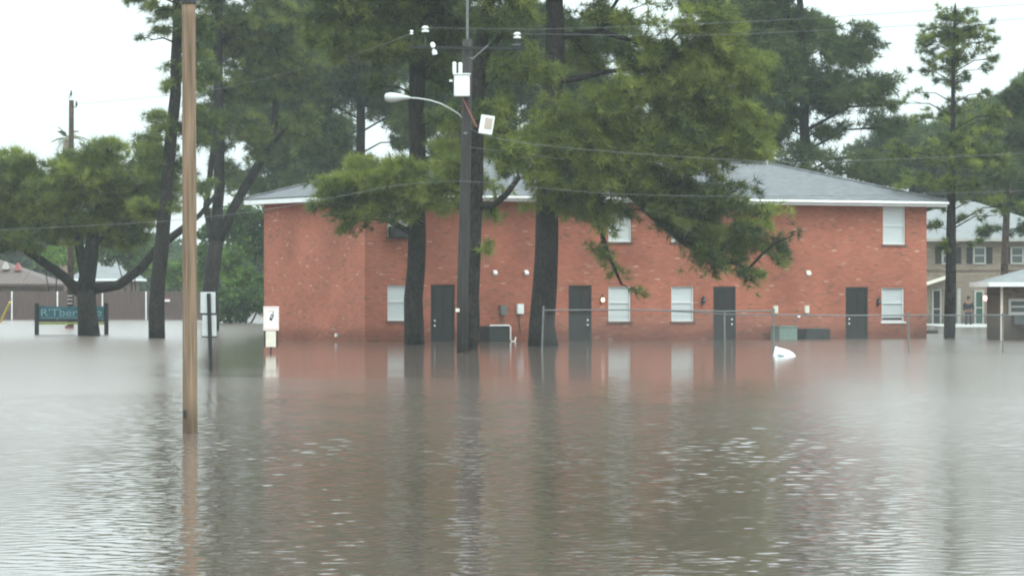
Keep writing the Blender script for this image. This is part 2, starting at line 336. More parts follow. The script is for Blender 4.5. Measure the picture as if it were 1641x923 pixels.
# ripples flattened left and right, shaped to mirror more bright sky
lft = -(X + 0.075 * Y + 0.9); rgt = X - 0.055 * Y - 0.7
patch *= 1 - 0.5 * sst(0.0, 1.0, lft) * sst(66, 38, Y) - 0.5 * sst(0.0, 1.4, rgt) * sst(66, 38, Y)
Zw = Zw * patch * near
V = np.stack([X, Y, Zw], -1).reshape(-1, 3)
nx, ny = len(xs), len(ys)
I = np.arange(nx * ny).reshape(ny, nx)
Q = np.stack([I[:-1, :-1], I[:-1, 1:], I[1:, 1:], I[1:, :-1]], -1).reshape(-1, 4)

m = bpy.data.materials.new('flood_water'); m.use_nodes = True; t = m.node_tree; b = t.nodes['Principled BSDF']
b.inputs['IOR'].default_value = 1.33; b.inputs['Specular IOR Level'].default_value = 0.5
geo = t.nodes.new('ShaderNodeNewGeometry'); sp = t.nodes.new('ShaderNodeSeparateXYZ'); t.links.new(geo.outputs['Position'], sp.inputs[0])
mp = t.nodes.new('ShaderNodeMapping'); mp.inputs['Scale'].default_value = (0.03, 0.10, 1); t.links.new(geo.outputs['Position'], mp.inputs[0])
n1 = t.nodes.new('ShaderNodeTexNoise'); n1.inputs['Scale'].default_value = 1; n1.inputs['Detail'].default_value = 5; t.links.new(mp.outputs[0], n1.inputs['Vector'])
cr = t.nodes.new('ShaderNodeMix'); cr.data_type = 'RGBA'; cr.inputs['A'].default_value = (0.112, 0.082, 0.069, 1); cr.inputs['B'].default_value = (0.132, 0.101, 0.086, 1)
t.links.new(n1.outputs[0], cr.inputs['Factor']); t.links.new(cr.outputs['Result'], b.inputs['Base Color'])
def mr(src, a, bb, c, d):
    r = t.nodes.new('ShaderNodeMapRange'); r.interpolation_type = 'SMOOTHSTEP'
    r.inputs[1].default_value = a; r.inputs[2].default_value = bb; r.inputs[3].default_value = c; r.inputs[4].default_value = d; t.links.new(src, r.inputs[0]); return r.outputs[0]
def mth(op, a, bb):
    n = t.nodes.new('ShaderNodeMath'); n.operation = op
    for i, s in enumerate((a, bb)):
        if isinstance(s, (int, float)): n.inputs[i].default_value = s
        else: t.links.new(s, n.inputs[i])
    return n.outputs[0]
# a breeze-roughened lane across the street, strongest on the left
wob = mth('MULTIPLY', mth('SUBTRACT', n1.outputs[0], 0.5), 22.0)
yy = mth('ADD', sp.outputs['Y'], wob)
lane = mth('MULTIPLY', mr(yy, 64, 69, 0, 1), mr(yy, 76, 81, 1, 0))
lane = mth('MULTIPLY', lane, mr(sp.outputs['X'], -9, 3, 1, 0))
# wind ripple too fine to see singly: covers the near water and, farther out, the open right hand side; calm in the lee of the flats
edge = mth('ADD', yy, mth('MULTIPLY', mr(sp.outputs['X'], 7.5, 15, 0, 1), -75.0))
edge = mth('ADD', edge, mth('MULTIPLY', mr(sp.outputs['X'], -12.5, -6.5, 1, 0), -120.0))
chop = mr(edge, 52, 92, 1, 0)
rough = mth('ADD', 0.085, mth('MULTIPLY', chop, 0.045))
rough = mth('ADD', rough, mth('MULTIPLY', lane, 0.06))
rough = mth('ADD', rough, mr(sp.outputs['X'], -12.5, -7.0, 0.10, 0.0))
rough = mth('SUBTRACT', rough, mr(sp.outputs['Y'], 28, 56, 0.075, 0.0))
lr = mth('ADD', mth('ADD', sp.outputs['X'], mth('MULTIPLY', sp.outputs['Y'], 0.075)), 0.9)
rr2 = mth('SUBTRACT', mth('SUBTRACT', sp.outputs['X'], mth('MULTIPLY', sp.outputs['Y'], 0.055)), 0.7)
rough = mth('ADD', rough, mth('ADD', mr(lr, -1.2, 0.2, 0.085, 0.0), mr(rr2, 0.0, 1.6, 0.0, 0.085)))  # extra roughness on both sides, shaped to brighten the sky reflection there
rough = mth('MINIMUM', rough, 0.26)
t.links.new(rough, b.inputs['Roughness'])
# finest ripples, below the mesh's size
n2 = t.nodes.new('ShaderNodeTexNoise'); n2.inputs['Scale'].default_value = 9; n2.inputs['Detail'].default_value = 3
mp2 = t.nodes.new('ShaderNodeMapping'); mp2.inputs['Scale'].default_value = (0.6, 1, 1); t.links.new(geo.outputs['Position'], mp2.inputs[0]); t.links.new(mp2.outputs[0], n2.inputs['Vector'])
bu = t.nodes.new('ShaderNodeBump'); bu.inputs['Distance'].default_value = 0.01
t.links.new(mr(sp.outputs['Y'], 30, 60, 0.10, 0.0), bu.inputs['Strength']); t.links.new(n2.outputs[0], bu.inputs['Height']); t.links.new(bu.outputs[0], b.inputs['Normal'])
tag(np_mesh('water', V, quads=Q, m=m, smooth=True), kind='structure')

hz = MB().box(-EXT - 15, EXT + 15, -75, 575, -1.8, 42).build('haze', None)
hm = bpy.data.materials.new('rain_haze'); hm.use_nodes = True; t = hm.node_tree; t.nodes.clear()
pv = t.nodes.new('ShaderNodeVolumePrincipled'); pv.inputs['Color'].default_value = (0.9, 0.95, 0.95, 1); pv.inputs['Density'].default_value = 0.00036
pv.inputs['Anisotropy'].default_value = 0.2
ho = t.nodes.new('ShaderNodeOutputMaterial'); t.links.new(pv.outputs[0], ho.inputs['Volume']); hz.data.materials.append(hm)
tag(hz, kind='stuff')

# ------------------------------------------------------------------ apartment building
A = R(28); ca, sa = math.cos(A), math.sin(A)
Z0 = gz(548); O = (P(585, 548, Z0)[0], Z0, 0.0)
def facade(px, py, v=0.0):          # photo pixel on the plane v metres behind the front wall -> (u, z)
    dx = (px - CX) / F
    ox, oy = O[0] - sa * v, O[1] + ca * v
    # ox + u ca = t dx ; oy + u sa = t
    u = (dx * oy - ox) / (ca - dx * sa); tt = oy + u * sa
    return u, H + (HY - py) / F * tt
def world(u, v, z): return (O[0] + u * ca - v * sa, O[1] + u * sa + v * ca, z)
LU = facade(1485, 500)[0]
dxl = (423 - CX) / F                 # depth of the end wall from its far corner
BV = (dxl * O[1] - O[0]) / (-sa - dxl * ca)
WT = facade(840, 322)[1]             # wall top
print('facade length', LU, 'end wall', BV, 'wall top', WT)
bld = thing('apartment_building', 'two storey orange red brick apartment building with grey hip roof standing in flood water', 'building', O, A)

fu = lambda px, py: facade(px, py)
def rect(x0, x1, y0, y1):
    a, zt = facade(x0, y0); c, zb = facade(x1, y1); return (a, c, zb, zt)
win_px = [(621, 656, 457, 514), (975, 1011, 459, 515), (1076, 1112, 459, 515), (1413, 1449, 461, 515),
          (621, 656, 326, 380), (975, 1012, 330, 388), (1076, 1112, 330, 388), (1415, 1451, 331, 392)]
door_px = [(690, 729, 456), (911, 948, 457), (1143, 1179, 459), (1355, 1391, 460)]
wins = [rect(*r) for r in win_px]
doors = []
for x0, x1, yt in door_px:
    a, zt = facade(x0, yt); c, _ = facade(x1, yt); doors.append((a, c, -0.6, zt))
ops = [(a, c, zb, zt) for a, c, zb, zt in wins + doors]
def wall_sheet(mb, axis, L, z0, z1, holes, depth, pos):
    us = sorted({0, L} | {h[0] for h in holes} | {h[1] for h in holes}); zs = sorted({z0, z1} | {h[2] for h in holes} | {h[3] for h in holes})
    def pt(u, d, z): return (u, pos + d, z) if axis == 'u' else (pos + d, u, z)
    for i in range(len(us) - 1):
        for j in range(len(zs) - 1):
            uc, zc = (us[i] + us[i+1]) / 2, (zs[j] + zs[j+1]) / 2
            if any(h[0] < uc < h[1] and h[2] < zc < h[3] for h in holes): continue
            mb.add([pt(us[i],0,zs[j]), pt(us[i+1],0,zs[j]), pt(us[i+1],0,zs[j+1]), pt(us[i],0,zs[j+1])], [(0,1,2,3)])
    for a, c, zb, zt in holes:
        mb.add([pt(a,0,zb),pt(c,0,zb),pt(c,0,zt),pt(a,0,zt),pt(a,depth,zb),pt(c,depth,zb),pt(c,depth,zt),pt(a,depth,zt)],
               [(0,1,5,4),(1,2,6,5),(2,3,7,6),(3,0,4,7)])
uvwall = lambda co, n: (co.x + co.y, co.z)
wb = MB(); wall_sheet(wb, 'u', LU, -0.75, WT, ops, 0.10, 0.0)
wb.add([(0,0,-0.75),(0,BV,-0.75),(0,BV,WT),(0,0,WT)], [(0,1,2,3)]); wb.add([(LU,0,-0.75),(LU,BV,-0.75),(LU,BV,WT),(LU,0,WT)], [(0,1,2,3)])
wb.add([(0,BV,-0.75),(LU,BV,-0.75),(LU,BV,WT),(0,BV,WT)], [(0,1,2,3)])
wm = bpy.data.meshes.new('wall'); wm.from_pydata(wb.v, [], wb.f); uvl = wm.uv_layers.new(name='UVMap')
for lp in wm.loops:
    co = wm.vertices[lp.vertex_index].co; uvl.data[lp.index].uv = (co.x + co.y, co.z)
wm.materials.append(M['brick']); wo_ = bpy.data.objects.new('wall', wm); COL.objects.link(wo_); wo_.parent = bld

OV = 0.55; EZ = WT - 0.02
mb = MB(); hwid = BV / 2 + OV; rise = facade(1235, 263, BV / 2)[1] - (EZ + 0.2)
x0, x1, y0, y1 = -OV, LU + OV, -OV, BV + OV; ez = EZ + 0.19
print('rise', rise, 'half', hwid)
rx0, rx1, ry = x0 + hwid, x1 - hwid, BV / 2
th_ = 0.05
for dz in (0,):
    mb.add([(x0,y0,ez),(x1,y0,ez),(x1,y1,ez),(x0,y1,ez),(rx0,ry,ez+rise),(rx1,ry,ez+rise),(x0,y0,ez-th_),(x1,y0,ez-th_),(x1,y1,ez-th_),(x0,y1,ez-th_)],
           [(0,1,5,4),(1,2,5),(2,3,4,5),(3,0,4),(0,6,7,1),(1,7,8,2),(2,8,9,3),(3,9,6,0),(6,9,8,7)])
roof = mb.build('roof', M['shingle'], bld)
mb = MB()
for (p, q) in (((x0,y0,ez),(rx0,ry,ez+rise)), ((x1,y0,ez),(rx1,ry,ez+rise)), ((x0,y1,ez),(rx0,ry,ez+rise)), ((x1,y1,ez),(rx1,ry,ez+rise)), ((rx0,ry,ez+rise),(rx1,ry,ez+rise))):
    mb.tube([(p[0],p[1],p[2]+0.01),(q[0],q[1],q[2]+0.01)], 0.06, 6)
mb.build('ridge_cap', M['shingle'], roof)
mb = MB()
fb, ft = EZ - 0.02, ez - th_ - 0.003
mb.box(x0, x1, y0+0.003, y0+0.05, fb, ft).box(x0, x0+0.05, y0+0.05, y1-0.05, fb, ft).box(x1-0.05, x1, y0+0.05, y1-0.05, fb, ft).box(x0, x1, y1-0.05, y1-0.003, fb, ft)
mb.build('fascia', M['white'], roof)
mb = MB().box(x0+0.06, x1-0.06, y0+0.06, -0.004, EZ+0.02, EZ+0.05).box(x0+0.06, -0.004, 0.0, y1-0.06, EZ+0.02, EZ+0.05)
mb.build('soffit', M['white'], roof)
mb = MB().tube([(x0-0.02, y0-0.055, ft-0.03), (x1+0.02, y0-0.055, ft-0.03)], 0.055, 8).build('gutter', M['white'], roof)
# a plumbing stack on the ridge end
sx, sz = facade(1233, 252, BV/2)
MB().lathe([(0.055, ez+rise-0.05), (0.055, ez+rise+0.30), (0.075, ez+rise+0.31), (0.075, ez+rise+0.36)], 10, Matrix.Translation((rx1-0.15, ry, 0))).build('vent_pipe', M['white'], roof, smooth=False)

for i, (a, c, zb, zt) in enumerate(wins):
    fw = 0.045; d0, d1 = 0.045, 0.085
    mb = MB().box(a+.002, a+fw, d0, d1, zb+.002, zt-.002).box(c-fw, c-.002, d0, d1, zb+.002, zt-.002).box(a+fw, c-fw, d0, d1, zb+.002, zb+fw).box(a+fw, c-fw, d0, d1, zt-fw, zt-.002)
    zm = (zb + zt) / 2 + (0.05 if i < 4 else -0.02)
    mb.box(a+fw, c-fw, d0+0.004, d1-0.004, zm-0.018, zm+0.018)
    wo2 = mb.build('window', M['white'], bld)
    MB().add([(a+fw,.066,zb+fw),(c-fw,.066,zb+fw),(c-fw,.066,zt-fw),(a+fw,.066,zt-fw)], [(0,1,2,3)]).build('pane', M['glass'], wo2)
    bl = MB(); lift = 0.11 if i == 3 else 0.0; n = int((zt - zb) / 0.06)
    for k in range(n):
        z = zt - fw - 0.02 - k * (zt - zb - 2*fw - lift) / n
        bl.add([(a+fw*.6,.095,z),(c-fw*.6,.095,z),(c-fw*.6,.104,z-0.056*(zt-zb-2*fw-lift)/(zt-zb-2*fw)),(a+fw*.6,.104,z-0.056*(zt-zb-2*fw-lift)/(zt-zb-2*fw))], [(0,1,2,3)])
    bl.build('blind', M['blind'], wo2)
    MB().add([(a,.16,zb),(c,.16,zb),(c,.16,zt),(a,.16,zt)], [(0,1,2,3)]).build('room_shade', M['frame_dark'] if i == 3 else M['blind'], wo2)
    MB().box(a-0.06, c+0.06, -0.05, 0.04, zb-0.07, zb-0.003).build('sill', M['brownbrick'] if i != 3 else M['white'], wo2, uvf=uvwall)
for i, (a, c, zb, zt) in enumerate(doors):
    mb = MB().box(a+.05, c-.05, 0.055, 0.095, zb, zt-.05)
    for (pa, pb) in ((0.12, 0.46), (0.54, 0.88)):         # pressed panels
        for (qa, qb) in ((0.62, 0.92), (0.2, 0.55)):
            W_, H_ = c - a, zt - 0.0
            mb.box(a+pa*W_, a+pb*W_, 0.046, 0.0545, qa*H_, qb*H_)
    dr = mb.build('door', M['door'], bld)
    MB().box(a+.002, a+.048, 0.03, 0.098, zb, zt-.002).box(c-.048, c-.002, 0.03, 0.098, zb, zt-.002).box(a+.048, c-.048, 0.03, 0.098, zt-.048, zt-.002).build('door_frame', M['frame_dark'], dr)
    side = a + 0.16 if i in (0, 3) else c - 0.16
    for hn_, hz_ in (('handle', 0.55), ('lock', 0.72)):
        MB().lathe([(0.012,0),(0.014,0.03),(0.034,0.035),(0.036,0.06),(0.02,0.07)], 12, Matrix.Translation((side, 0.05, hz_)) @ Matrix.Rotation(R(90), 4, 'X')).build(hn_, M['porcelain'], dr, smooth=True)
# things screwed to the wall
def wall_box(name, m_, x0, x1, y0, y1, d, bev=0.01, extra=None):
    a, zt = facade(x0, y0); c, zb = facade(x1, y1)
    o = MB().box(a, c, -d, -0.002, zb, zt).build(name, m_, bld, bevel=bev); return o, (a, c, zb, zt)
def sconce(px, py, lit):
    u, z = facade(px, py)
    o = MB().lathe([(0.05,-0.15),(0.055,-0.13),(0.045,-0.12),(0.012,-0.03)], 12, Matrix.Translation((u,-0.14,z+0.26))).box(u-0.035, u+0.035, -0.03, -0.003, z-0.10, z+0.14).tube([(u,-0.03,z+0.10),(u,-0.09,z+0.20),(u,-0.14,z+0.22)], 0.012, 6).build('wall_lamp', M['dark_metal'], bld)
    MB().lathe([(0.03,-0.02),(0.06,0.0),(0.068,0.06),(0.05,0.12),(0.02,0.135)], 14, Matrix.Translation((u,-0.14,z-0.02))).build('lamp_shade', M['lit_warm'] if lit else M['darkpane'], o, smooth=True)
sconce(963, 482, True); sconce(1125, 484, False); sconce(1406, 486, False)
def hood_vent(px, py, m_, r=0.075):
    u, z = facade(px, py)
    MB().box(u-r, u+r, -0.02, -0.002, z-r*1.2, z+r*1.2).add([(u-r,-.021,z+r),(u+r,-.021,z+r),(u+r,-.10,z-r*.6),(u-r,-.10,z-r*.6),(u-r,-.021,z-r*.6),(u+r,-.021,z-r*.6)], [(0,1,2,3),(0,3,4),(1,5,2),(2,5,4,3)]).build('vent_hood', m_, bld)
hood_vent(793, 437, M['white']); hood_vent(843, 437, M['white']); hood_vent(1295, 438, M['cream'], 0.09); hood_vent(1279, 507, M['white'], 0.05)
for px, py, m_ in ((805, 497, M['galv']), (832, 495, M['boxwhite'])):
    o, (a, c, zb, zt) = wall_box('meter_box', m_, px-5, px+5, py-8, py+8, 0.13)
    MB().tube([((a+c)/2, -0.06, zb+0.002), ((a+c)/2, -0.06, zb-0.35), ((a+c)/2+0.05, -0.05, zb-0.6)], 0.02, 6).build('conduit', M['galv'], o)
for px in (1241, 1291):
    o, q = wall_box('junction_box', M['cream'], px-3.5, px+3.5, 490, 502, 0.12)
wall_box('pipe_clip', M['white'], 539, 545, 536, 541, 0.06) if False else None
u0 = (P(541, 538, Z0)[0], )
# small white tap cover low on the end wall
vv = ((541 - CX) / F * O[1] - O[0]) / (-sa - (541 - CX) / F * ca)
zt_ = H + (HY - 537) / F * (O[1] + vv * ca)
MB().box(-0.09, -0.002, vv-0.06, vv+0.06, zt_-0.06, zt_+0.06).build('tap_cover', M['white'], bld, bevel=0.01)
# window air conditioner, upper left window
a, c, zb, zt = wins[4]
ac = MB().box(a+0.06, c-0.10, -0.42, 0.04, zb-0.02, zb+0.36).build('window_air_conditioner', M['dark_metal'], bld, bevel=0.015)
mb = MB()
for k in range(8): mb.box(a+0.10, c-0.14, -0.43, -0.421, zb+0.03+k*0.038, zb+0.05+k*0.038)
mb.build('grille', M['frame_dark'], ac)

# condensers beside the wall
def condenser(x0, x1, y0, v, depth, label, m_, name='air_condenser', pipe=False, ribs=False):
    ua, zt = facade(x0, y0, v - depth); uc, _ = facade(x1, y0, v - depth)
    ctr = world((ua+uc)/2, v - depth/2, 0); wd = (uc - ua) / 2
    t_ = thing(name, label, 'air conditioner', (ctr[0], ctr[1], -0.7), A)
    b0 = 0.7
    hh = zt + b0
    MB().box(-wd, wd, -depth/2, depth/2, 0, hh).build('casing', m_, t_, bevel=0.02)
    mb = MB()
    if ribs:
        nr = 7
        for k in range(nr):
            x = -wd*0.86 + k * wd*1.72/(nr-1); mb.box(x-0.02, x+0.02, -depth/2-0.02, -depth/2-0.001, 0.1, hh-0.05)
        mb.build('rib_panel', M['pale_green_metal'], t_)
        MB().box(-wd-0.03, wd+0.03, -depth/2-0.04, depth/2+0.03, hh+.001, hh+0.035).build('lid', m_, t_, bevel=0.008)
    else:
        for k in range(12):
            z = 0.12 + k * (hh - 0.22) / 11; mb.box(-wd*0.93, wd*0.93, -depth/2-0.012, -depth/2-0.001, z, z+0.022)
        mb.build('louvre_panel', M['frame_dark'], t_)
        gr = MB()
        for r in (0.08, 0.16, 0.24): gr.tube([(r*math.cos(i*math.pi/8), r*math.sin(i*math.pi/8), hh+0.025) for i in range(17)], 0.008, 5)
        for k in range(4): gr.tube([(-0.26*math.cos(k*math.pi/4), -0.26*math.sin(k*math.pi/4), hh+0.02), (0.26*math.cos(k*math.pi/4), 0.26*math.sin(k*math.pi/4), hh+0.02)], 0.008, 5)
        gr.build('fan_grille', M['galv'], t_)
    if pipe:
        MB().tube([(-wd, -depth/2-0.05, hh+0.03), (wd-0.03, -depth/2-0.05, hh+0.03), (wd+0.03, -depth/2-0.05, hh-0.02), (wd+0.03, -depth/2-0.05, hh-0.45), (wd+0.08, -depth/2-0.05, hh-0.53), (wd+0.2, -depth/2-0.05, hh-0.52), (wd+0.25, -depth/2-0.02, hh-0.38)], 0.025, 8).build('pipe', M['white'], t_)
    return t_
condenser(784, 816, 523, -0.25, 0.75, 'dark air condenser with white pipe bent over its top, half under water', M['dark_metal'], pipe=True)
condenser(1292, 1331, 527, -0.25, 0.75, 'low dark air condenser beside the right hand door, mostly under water', M['dark_metal'])
condenser(1249, 1278, 524, -0.25, 0.6, 'pale green ribbed metal cabinet against the brick wall behind the white tub', M['pale_green_metal'], name='equipment_cabinet', ribs=True)['category'] = 'cabinet'

# ------------------------------------------------------------------ other buildings
def hip_house(name, label, px0, px1, Zf, depth, py_eave, py_ridge, wall_m, roof_m, ov=0.5, gable_inset=None, facia=True, base=-0.75):
    xa, _, ze = P(px0, py_eave, Zf); xb = P(px1, py_eave, Zf)[0]; zr = P(px0, py_ridge, Zf + depth/2)[2]
    o = thing(name, label, 'building' if 'building' in name else 'house', ((xa+xb)/2, Zf, 0)); w2 = (xb - xa) / 2
    MB().box(-w2, w2, 0, depth, base, ze).build('wall', wall_m, o, uvf=uvwall)
    ins = gable_inset if gable_inset is not None else depth/2 + ov
    ins = min(ins, w2 + ov - 0.05)
    X0, X1, Y0, Y1 = -w2-ov, w2+ov, -ov, depth+ov
    rf = MB().add([(X0,Y0,ze+.02),(X1,Y0,ze+.02),(X1,Y1,ze+.02),(X0,Y1,ze+.02),(X0+ins,depth/2,zr),(X1-ins,depth/2,zr)], [(0,1,5,4),(1,2,5),(2,3,4,5),(3,0,4),(0,3,2,1)]).build('roof', roof_m, o)
    if facia:
        MB().box(X0-.02, X1+.02, Y0-.03, Y0-.003, ze-0.10, ze+0.06).box(X0-.03, X0-.003, Y0, Y1, ze-0.10, ze+0.06).box(X1+.003, X1+.03, Y0, Y1, ze-0.10, ze+0.06).build('fascia', M['white'] if facia is True else facia, rf)
    return o, w2, ze
def on(o, px, py, Zf): p = P(px, py, Zf); return p[0] - o.location.x, p[2]
# tan two-storey building on the right
ZT = 196.0
tan, w2, ze = hip_house('tan_building', 'two storey tan brick building with green glass door behind the person', 1400, 1730, ZT, 10, 384, 322, M['tanbrick'], M['paleroof'], ov=0.6, facia=M['dull_trim'])
def add_window(o, x0, x1, y0, y1, Zf, shutters=False, pane=M['darkpane'], name='window'):
    a, zt = on(o, x0, y0, Zf); c, zb = on(o, x1, y1, Zf); f = 0.09
    wd_ = MB().box(a-f, a, -.07, -.002, zb-f, zt+f).box(c, c+f, -.07, -.002, zb-f, zt+f).box(a, c, -.07, -.002, zt, zt+f).box(a, c, -.10, -.002, zb-f, zb).box(a, c, -.05, -.012, (zt+zb)/2-.03, (zt+zb)/2+.03).build(name, M['dull_trim'], o)
    MB().box(a, c, -.011, -.003, zb, zt).build('pane', pane, wd_)
    if shutters:
        for s in shutters:
            q0, q1 = (a-f-.34, a-f-.03) if s < 0 else (c+f+.03, c+f+.34)
            mb = MB().box(q0, q1, -.05, -.002, zb-.05, zt+.05)
            for k in range(14): mb.box(q0+.04, q1-.04, -.062, -.051, zb+k*(zt-zb)/14, zb+k*(zt-zb)/14+.03)
            mb.build('shutter', M['door'], wd_)
    return wd_
add_window(tan, 1562, 1577, 398, 421, ZT, (-1, 1)); add_window(tan, 1512, 1527, 398, 421, ZT, (-1, 1))
add_window(tan, 1622, 1638, 398, 421, ZT, (-1, 1)); add_window(tan, 1455, 1470, 398, 421, ZT, (-1, 1))
add_window(tan, 1564, 1574, 468, 518, ZT, pane=M['greenpane'], name='glass_door')
add_window(tan, 1496, 1506, 466, 524, ZT, pane=M['door'], name='dark_door')
a, zt = on(tan, 1532, 462, ZT); c, zb = on(tan, 1538, 524, ZT)
MB().box(a, c, -0.5, -0.3, -0.7, zt).build('porch_post', M['dull_trim'], tan, bevel=0.02)
a, zt = on(tan, 1380, 432.5, ZT); c, zb = on(tan, 1760, 435, ZT)
MB().box(-w2-.02, w2+.02, -.04, -.002, zb, zt).build('belt_course', M['brownbrick'], tan, uvf=uvwall)
a, z1_ = on(tan, 1478, 456, ZT); c, z2_ = on(tan, 1519, 443, ZT)
MB().obox(((a+c)/2, -0.8, (z1_+z2_)/2), ((c-a)/2, 0, (z2_-z1_)/2), (0, 0.8, 0), (-0.02, 0, 0.06)).build('porch_roof', M['cream'], tan)
MB().box(-w2+2, w2-1.2, -18, -0.01, -0.7, 0.03).build('porch_slab', M['concrete'], tan)
# low brick building at the right edge
ZL = 133.5
low, w2l, zel = hip_house('low_building', 'low brown brick building with pale roof at the right edge', 1607, 1810, ZL, 4.5, 455, 418, M['brownbrick'], M['paleroof'], ov=0.55)
add_window(low, 1620, 1650, 483, 500, ZL)
a, zt = on(low, 1622, 505, ZL); c, zb = on(low, 1650, 521, ZL)
q = MB().box(a, c, -0.4, -0.002, zb, zt).build('window_air_conditioner', M['dark_metal'], low, bevel=0.02)
mb = MB()
for k in range(7): mb.box(a+.04, c-.04, -.412, -.401, zb+.03+k*(zt-zb-.05)/7, zb+.05+k*(zt-zb-.05)/7)
mb.build('grille', M['galv'], q)
a, zt = on(low, 1591, 456, ZL)
MB().box(-w2l-.09, -w2l-.005, -0.10, -0.02, -0.6, zt-.05).build('downspout', M['cream'], low)
a, zt = on(low, 1579, 478, ZL)
q = MB().tube([(-w2l-.005, 0.1, zt+.12), (a+.02, 0.05, zt+.16), (a, 0.05, zt+.11)], 0.015, 6).build('wall_lamp', M['dark_metal'], low)
MB().lathe([(0.03,-0.10),(0.07,-0.07),(0.08,0.03),(0.05,0.10)], 12, Matrix.Translation((a, 0.05, zt))).build('lamp_shade', M['lit_pink'], q, smooth=True)
# houses behind the left fence
ZB = 246.0
h1, w2h, zeh = hip_house('brown_house', 'dark brown house with brown hip roof behind the left fence', -190, 76, ZB, 9, 456, 414, M['brownbrick'], M['brownroof'], ov=0.5, facia=M['brownfence'], gable_inset=4.5)
for px, py, m_ in ((10, 424, M['dull_trim']), (30, 426, M['redbox'])):
    x_, z_ = on(h1, px, py, ZB+2.4)
    MB().add([(x_-.22,1.7,z_-.32),(x_+.22,1.7,z_-.32),(x_+.22,2.6,z_-.2),(x_-.22,2.6,z_-.2),(x_-.05,1.8,z_+.2),(x_+.05,1.8,z_+.2),(x_+.05,2.2,z_+.2),(x_-.05,2.2,z_+.2)],
             [(0,1,5,4),(1,2,6,5),(2,3,7,6),(3,0,4,7),(4,5,6,7),(0,3,2,1)]).build('roof_vent', m_, h1)
h2, _, _ = hip_house('grey_roofed_house', 'low house with pale grey hip roof behind the oak-like pine and fence', 120, 205, 262.0, 8, 448, 405, M['brownbrick'], M['paleroof'], ov=0.45, gable_inset=2.6)
h2['label'] = 'low house with pale grey hip roof behind the spreading pine and fence'

# ------------------------------------------------------------------ left board fence
ZF = 227.0
fe = thing('board_fence', 'long dark brown board fence at the edge of the water on the left', 'fence', (P(80, 512, ZF)[0], ZF, 0))
xa, xb = P(-330, 500, ZF)[0] - fe.location.x, P(352, 500, ZF)[0] - fe.location.x; zt = P(0, 467, ZF)[2]
mb = MB(); x = xa; k = 0
while x < xb:
    mb.box(x, x+0.138, 0.0 if k % 2 else 0.012, 0.022 if k % 2 else 0.034, -0.7, zt + random.uniform(-.012, .012)); x += 0.145; k += 1
mb.build('boards', M['brownfence'], fe)
MB().box(xa, xb, 0.04, 0.08, 0.3, 0.4).box(xa, xb, 0.04, 0.08, 1.35, 1.45).build('rail', M['brownfence'], fe)
for px, py in ((-55, 470), (19, 469), (92, 469), (164, 468), (234, 469), (306, 469)):
    x, _, z = P(px, py, ZF - 0.3); x -= fe.location.x
    MB().tube([(x, -0.3, -0.7), (x, -0.3, z)], 0.042, 8).lathe([(0.05, 0), (0.055, 0.03), (0.03, 0.06), (0.005, 0.07)], 8, Matrix.Translation((x, -0.3, z))).build('post', M['white'], fe)
x, _, z = P(267, 480, ZF - .05)
nb = thing('notice_board', 'small white notice with red top on the board fence', 'sign', (x, ZF - 0.05, z))
MB().box(-0.2, 0.2, -0.02, 0.01, -0.13, 0.0).build('panel', M['white'], nb); MB().box(-0.2, 0.2, -0.02, 0.01, 0.003, 0.1).build('header', M['redbox'], nb)

# ------------------------------------------------------------------ trees
def needles(o, ax, n, tone, L, W, K, rs, tonevar):
    o = np.repeat(o, K, 0); axr = np.repeat(ax, K, 0)
    nd = axr * (0.25 + 0.75 * rs.random((n*K, 1))) + rs.normal(size=(n*K, 3)) * 0.5
    nd /= np.linalg.norm(nd, axis=1)[:, None]
    side = np.cross(nd, rs.normal(size=(n*K, 3))); side /= np.linalg.norm(side, axis=1)[:, None] + 1e-9
    ln = L * (0.6 + 0.6 * rs.random((n*K, 1))); wd = W * (0.7 + 0.6 * rs.random((n*K, 1)))
    st = o + nd * ln * 0.06
    tip = o + nd * ln; tip[:, 2] -= 0.10 * L
    Vv = np.stack([st - side * wd, st + side * wd, tip], 1).reshape(-1, 3)
    tn = np.repeat(np.clip(tone + rs.normal(0, tonevar, n), 0, 1), K * 3)
    return Vv, tn
def tufts(C, Rr, n, tone, L=0.30, W=0.026, K=11, up=0.75, rs=rng, shell=0.35, tonevar=0.18):
    """a round clump of n leafy tufts"""
    d = rs.normal(size=(n, 3)); d /= np.linalg.norm(d, axis=1)[:, None]
    rad = (shell + (1 - shell) * rs.random((n, 1))) ** 0.6
    o = np.asarray(C) + d * rad * np.asarray(Rr)
    ax = d * 0.55 + np.array([0, 0, up]) + rs.normal(size=(n, 3)) * 0.35; ax /= np.linalg.norm(ax, axis=1)[:, None]
    return needles(o, ax, n, tone, L, W, K, rs, tonevar)
def spray(C, axis, ln, n, tone, L, W, K, up, rs, tonevar=0.16):
    """one pine spray: n needle tufts strung along a twig, fanned sideways, tips turned up"""
    t_ = rs.random((n, 1)) ** 0.8
    lat = np.cross(axis, [0, 0, 1.0]); lat /= np.linalg.norm(lat) + 1e-9
    fan = rs.normal(size=(n, 1)) * 0.30 * (0.35 + 0.65 * t_)
    o = np.asarray(C) + axis * (t_ - 0.5) * ln + lat * fan * ln + np.array([0, 0, 1.0]) * rs.normal(size=(n, 1)) * 0.10 * ln
    o[:, 2] -= 0.10 * ln * (t_[:, 0] - 0.5)
    ax = axis * 0.65 + lat * fan * 1.2 + np.array([0, 0, up]) * rs.uniform(0.2, 1.1, (n, 1)) + rs.normal(size=(n, 3)) * 0.25
    ax /= np.linalg.norm(ax, axis=1)[:, None]
    return needles(o, ax, n, tone, L, W, K, rs, tonevar)
